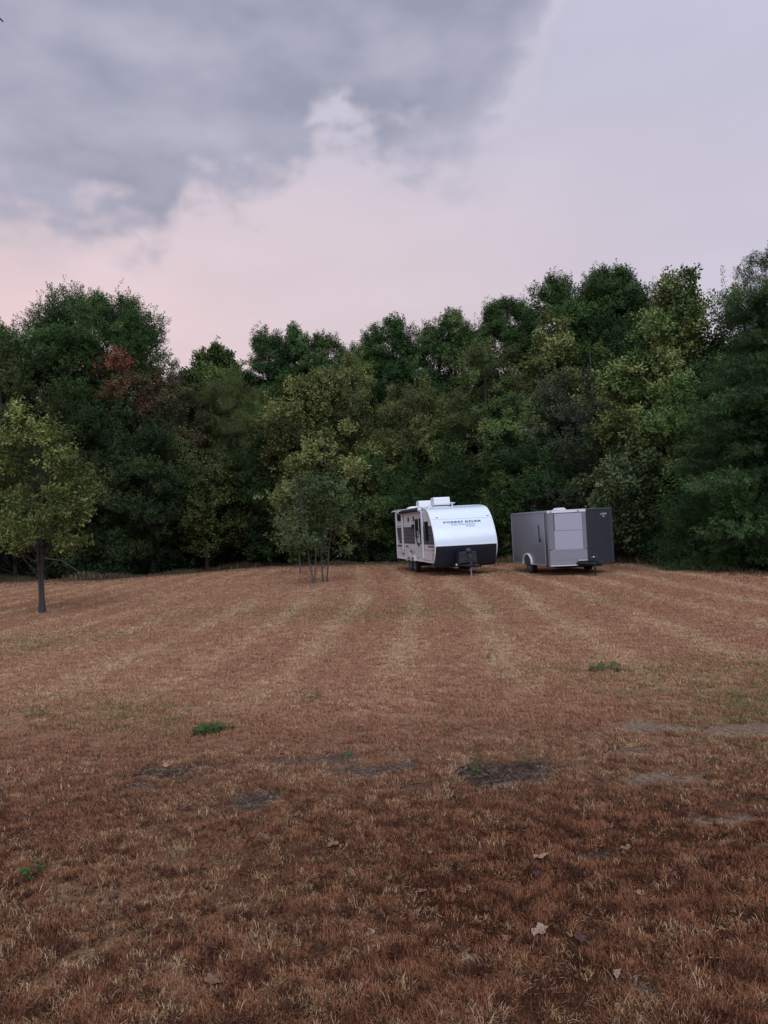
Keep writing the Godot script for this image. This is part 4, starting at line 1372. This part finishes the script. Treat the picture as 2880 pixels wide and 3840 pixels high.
func cargo_trailer() -> void:
	var yaw := 0.1702
	var d := Vector3(sin(yaw), 0, cos(yaw))
	var r := Vector3(cos(yaw), 0, -sin(yaw))
	var root := thing("cargo_trailer", "charcoal enclosed cargo trailer with a V nose, right of the white travel trailer", "trailer", Vector3(5.5226, 0, -26.124) + r * 1.18 - d * 1.7, yaw)
	var W := 2.358
	var L := 3.66
	var N := 0.477
	var h0 := 0.37
	var h1 := 2.24
	var foot := PackedVector2Array([Vector2(0, -L), Vector2(0, 0), Vector2(W * 0.5, N), Vector2(W, 0), Vector2(W, -L)])
	obj("body", plate(foot, CT(0, h0, 0), Vector3(1, 0, 0), Vector3(0, 0, 1), Vector3(0, 1, 0), h1 - h0), mats.charcoal_dark, root)
	# left side: four skins with joints between them
	var left := func(called: String, a: float, b: float, c: float, e: float, m: Material, off: float, th: float, par: Node) -> MeshInstance3D:
		return obj(called, plate(rect(a, b, c, e), CT(-off, 0, 0), Vector3(0, 0, 1), Vector3(0, 1, 0), Vector3(-1, 0, 0), th), m, par)
	var cuts := [-3.63, -2.62, -1.32, -0.30]
	var wc := -2.03
	for k in 3:
		var a: float = cuts[k] + 0.005
		var b: float = cuts[k + 1] - 0.005
		var pl := PackedVector2Array([Vector2(a, h1 - 0.06), Vector2(b, h1 - 0.06), Vector2(b, h0 + 0.03)])
		if k == 1:
			for i in 11:
				var g := PI * i / 10.0
				pl.append(Vector2(clampf(wc + cos(g) * 0.43, a + 0.01, b - 0.01), h0 + 0.03 + sin(g) * 0.36))
		pl.append(Vector2(a, h0 + 0.03))
		if k == 2:
			left.call("door", a, h0 + 0.03, b, h1 - 0.06, mats.charcoal_sky_reflect, 0.001, 0.010, root)
		else:
			obj("side_panel", plate(pl, CT(-0.001, 0, 0), Vector3(0, 0, 1), Vector3(0, 1, 0), Vector3(-1, 0, 0), 0.006), mats.charcoal_sky_reflect, root)
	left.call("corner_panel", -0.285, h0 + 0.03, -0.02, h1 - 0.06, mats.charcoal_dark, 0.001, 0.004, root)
	obj("corner_trim", box(CT(-0.012, (h0 + h1) * 0.5, -0.29), Vector3(0.02, h1 - h0 - 0.04, 0.035), 0.005), mats.galvanised, root)
	obj("corner_trim", box(CT(-0.004, (h0 + h1) * 0.5, -0.01), Vector3(0.03, h1 - h0, 0.03), 0.006), mats.charcoal_sky_reflect, root)
	obj("corner_trim", box(CT(-0.004, (h0 + h1) * 0.5, -L + 0.02), Vector3(0.03, h1 - h0, 0.05), 0.006), mats.galvanised, root)
	obj("roof_rail", box(CT(-0.006, h1 - 0.025, -1.86), Vector3(0.03, 0.055, 3.6), 0.006), mats.charcoal_sky_reflect, root)
	obj("bottom_rail", box(CT(-0.008, h0 + 0.012, -0.95), Vector3(0.026, 0.035, 1.3), 0.006), mats.galvanised, root)
	obj("bottom_rail", box(CT(-0.008, h0 + 0.012, -3.05), Vector3(0.026, 0.035, 1.15), 0.006), mats.galvanised, root)
	# rivet lines
	var rv := st_new()
	for t in [-3.5, -3.05, -2.66, -2.58, -1.36, -1.28, -0.34, -0.24]:
		for k in 16:
			bx(rv, CT(-0.010, h0 + 0.12 + k * 0.11, t), Vector3(0.006, 0.012, 0.012))
	var rivet_row := obj("rivet_rows", done(rv), mats.galvanised, root)
	tag(rivet_row, "", "", "", "stuff")
	# door bar
	obj("door_bar", rod([CT(-0.03, 1.78, -0.82), CT(-0.035, 1.28, -0.74)], [0.014, 0.014], 6), mats.black_steel, root)
	obj("door_latch", box(CT(-0.03, 1.24, -0.72), Vector3(0.05, 0.09, 0.1), 0.01), mats.black_steel, root)
	# wheel and fender
	wheel(root, CT(0.13, 0.33, wc), 0.33, 0.2, mats.rubber, mats.alloy, Vector3(-1, 0, 0))
	wheel(root, CT(W - 0.06, 0.33, wc), 0.33, 0.2, mats.rubber, mats.alloy, Vector3(1, 0, 0))
	for s in [-1.0, 1.0]:
		var arch := PackedVector2Array()
		for i in 13:
			var g := PI * i / 12.0
			arch.append(Vector2(wc + cos(g) * 0.46, 0.38 + sin(g) * 0.39))
		for i in 13:
			var g := PI * (12 - i) / 12.0
			arch.append(Vector2(wc + cos(g) * 0.42, 0.38 + sin(g) * 0.35))
		obj("fender", plate(arch, CT(0.0 if s < 0 else W, 0, 0), Vector3(0, 0, 1), Vector3(0, 1, 0), Vector3(s, 0, 0), 0.07), mats.trim_white, root)
	# V nose, left facet
	var p0 := CT(0, 0, 0)
	var p1 := CT(W * 0.5, 0, N)
	var e := (p1 - p0).normalized()
	var nn := Vector3(-e.z, 0, e.x)
	if nn.z < 0: nn = -nn
	var FL := p0.distance_to(p1)
	var facet := func(called: String, a: float, b: float, c: float, f: float, m: Material, off: float, th: float) -> MeshInstance3D:
		return obj(called, plate(rect(a, b, c, f), p0 + nn * off, e, Vector3.UP, nn, th), m, root)
	facet.call("nose_panel", 0.235, 1.56, 1.14, 2.14, mats.nose_panel_reflect, 0.001, 0.008)
	facet.call("nose_panel", 0.21, 0.925, 1.14, 1.55, mats.nose_panel_reflect, 0.001, 0.008)
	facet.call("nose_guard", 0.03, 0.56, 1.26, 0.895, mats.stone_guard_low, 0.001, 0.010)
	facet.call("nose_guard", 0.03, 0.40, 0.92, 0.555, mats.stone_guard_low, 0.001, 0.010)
	facet.call("nose_edge_panel", 0.02, 0.93, 0.20, 2.15, mats.charcoal_sky_reflect, 0.001, 0.006)
	facet.call("nose_edge_panel", 1.15, 0.93, 1.265, 2.15, mats.charcoal_sky_reflect, 0.001, 0.006)
	facet.call("guard_trim", 0.1, 0.897, 1.2, 0.92, mats.galvanised, 0.001, 0.016)
	facet.call("nose_top_trim", 0.0, 2.165, FL, 2.25, mats.trim_white, 0.001, 0.02)
	facet.call("nose_bottom_trim", 0.02, 0.362, 0.94, 0.392, mats.trim_white, 0.001, 0.02)
	facet.call("nose_bottom_trim", 0.94, 0.525, FL, 0.55, mats.trim_white, 0.001, 0.02)
	facet.call("tongue_notch", 0.945, 0.375, FL - 0.01, 0.52, mats.frame_black, 0.001, 0.006)
	for a in [0.1, 1.0]:
		facet.call("marker_light", a, 2.19, a + 0.05, 2.22, mats.amber, 0.022, 0.02)
	# V nose, right facet
	var p2 := CT(W, 0, 0)
	var e2 := (p2 - p1).normalized()
	var n2 := Vector3(-e2.z, 0, e2.x)
	if n2.z < 0: n2 = -n2
	var rfacet := func(called: String, a: float, b: float, c: float, f: float, m: Material, off: float, th: float) -> MeshInstance3D:
		return obj(called, plate(rect(a, b, c, f), p1 + n2 * off, e2, Vector3.UP, n2, th), m, root)
	rfacet.call("nose_panel", 0.01, 0.95, FL - 0.14, 2.21, mats.charcoal_tree_reflect, 0.001, 0.006)
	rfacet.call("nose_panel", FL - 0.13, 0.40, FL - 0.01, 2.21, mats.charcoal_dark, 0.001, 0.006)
	rfacet.call("nose_guard", 0.01, 0.40, FL - 0.14, 0.945, mats.charcoal_tree_reflect, 0.001, 0.009)
	rfacet.call("nose_top_trim", 0.02, 2.215, FL, 2.25, mats.charcoal_dark, 0.001, 0.014)
	# pale mark near the top of the right facet
	var st := st_new()
	slab(st, PackedVector2Array([Vector2(0.66, 2.03), Vector2(0.75, 2.03), Vector2(0.74, 2.075), Vector2(0.70, 2.08)]), p1 + n2 * 0.008, e2, Vector3.UP, n2, 0.003)
	slab(st, PackedVector2Array([Vector2(0.77, 2.03), Vector2(0.97, 2.03), Vector2(1.01, 2.09), Vector2(0.77, 2.09)]), p1 + n2 * 0.008, e2, Vector3.UP, n2, 0.003)
	slab(st, PackedVector2Array([Vector2(0.78, 1.955), Vector2(0.9, 1.955), Vector2(0.9, 1.995), Vector2(0.78, 1.995)]), p1 + n2 * 0.008, e2, Vector3.UP, n2, 0.003)
	obj("emblem", done(st), mats.seam_grey, root)
	# roof, vent
	obj("roof", plate(foot, CT(0, h1 + 0.002, 0), Vector3(1, 0, 0), Vector3(0, 0, 1), Vector3(0, 1, 0), 0.018), mats.galvanised, root)
	st = st_new()
	slab(st, PackedVector2Array([Vector2(-0.18, 0.0), Vector2(-0.18, 0.035), Vector2(-0.1, 0.09), Vector2(0.1, 0.09), Vector2(0.18, 0.035), Vector2(0.18, 0.0)]), CT(0.95, h1 + 0.021, -1.4), Vector3(1, 0, 0), Vector3(0, 1, 0), Vector3(0, 0, 1), 0.38)
	obj("roof_vent", done(st), mats.vent_plastic, root)
	# tongue
	st = st_new()
	for s in [-1.0, 1.0]:
		tube(st, [CT(W * 0.5 + s * 0.4, 0.43, 0.1), CT(W * 0.5 + s * 0.05, 0.43, 1.25)], [0.05, 0.05], 6)
	bx(st, CT(W * 0.5, 0.46, 1.36), Vector3(0.12, 0.1, 0.3), Basis(), 0.02)
	bx(st, CT(W * 0.5, 0.45, 0.7), Vector3(0.42, 0.03, 0.4))
	obj("tongue_frame", done(st), mats.black_steel, root)
	obj("tongue_jack", rod([CT(W * 0.5, 0.0, 0.95), CT(W * 0.5, 0.05, 0.95), CT(W * 0.5, 0.06, 0.95), CT(W * 0.5, 0.62, 0.95)], [0.08, 0.08, 0.03, 0.035], 10), mats.black_steel, root)
	obj("jack_cap", box(CT(W * 0.5 - 0.02, 0.645, 0.95), Vector3(0.045, 0.05, 0.045), 0.012), mats.trim_white, root)
	obj("spare_box", box(CT(W * 0.5 + 0.12, 0.56, 0.62), Vector3(0.3, 0.16, 0.2), 0.02), mats.black_plastic, root)
	st = st_new()
	tube(st, [CT(0.1, 0.33, wc), CT(W - 0.1, 0.33, wc)], [0.04, 0.04], 8)
	bx(st, CT(W * 0.5, 0.32, -1.8), Vector3(1.5, 0.09, 3.5))
	obj("chassis", done(st), mats.black_steel, root)
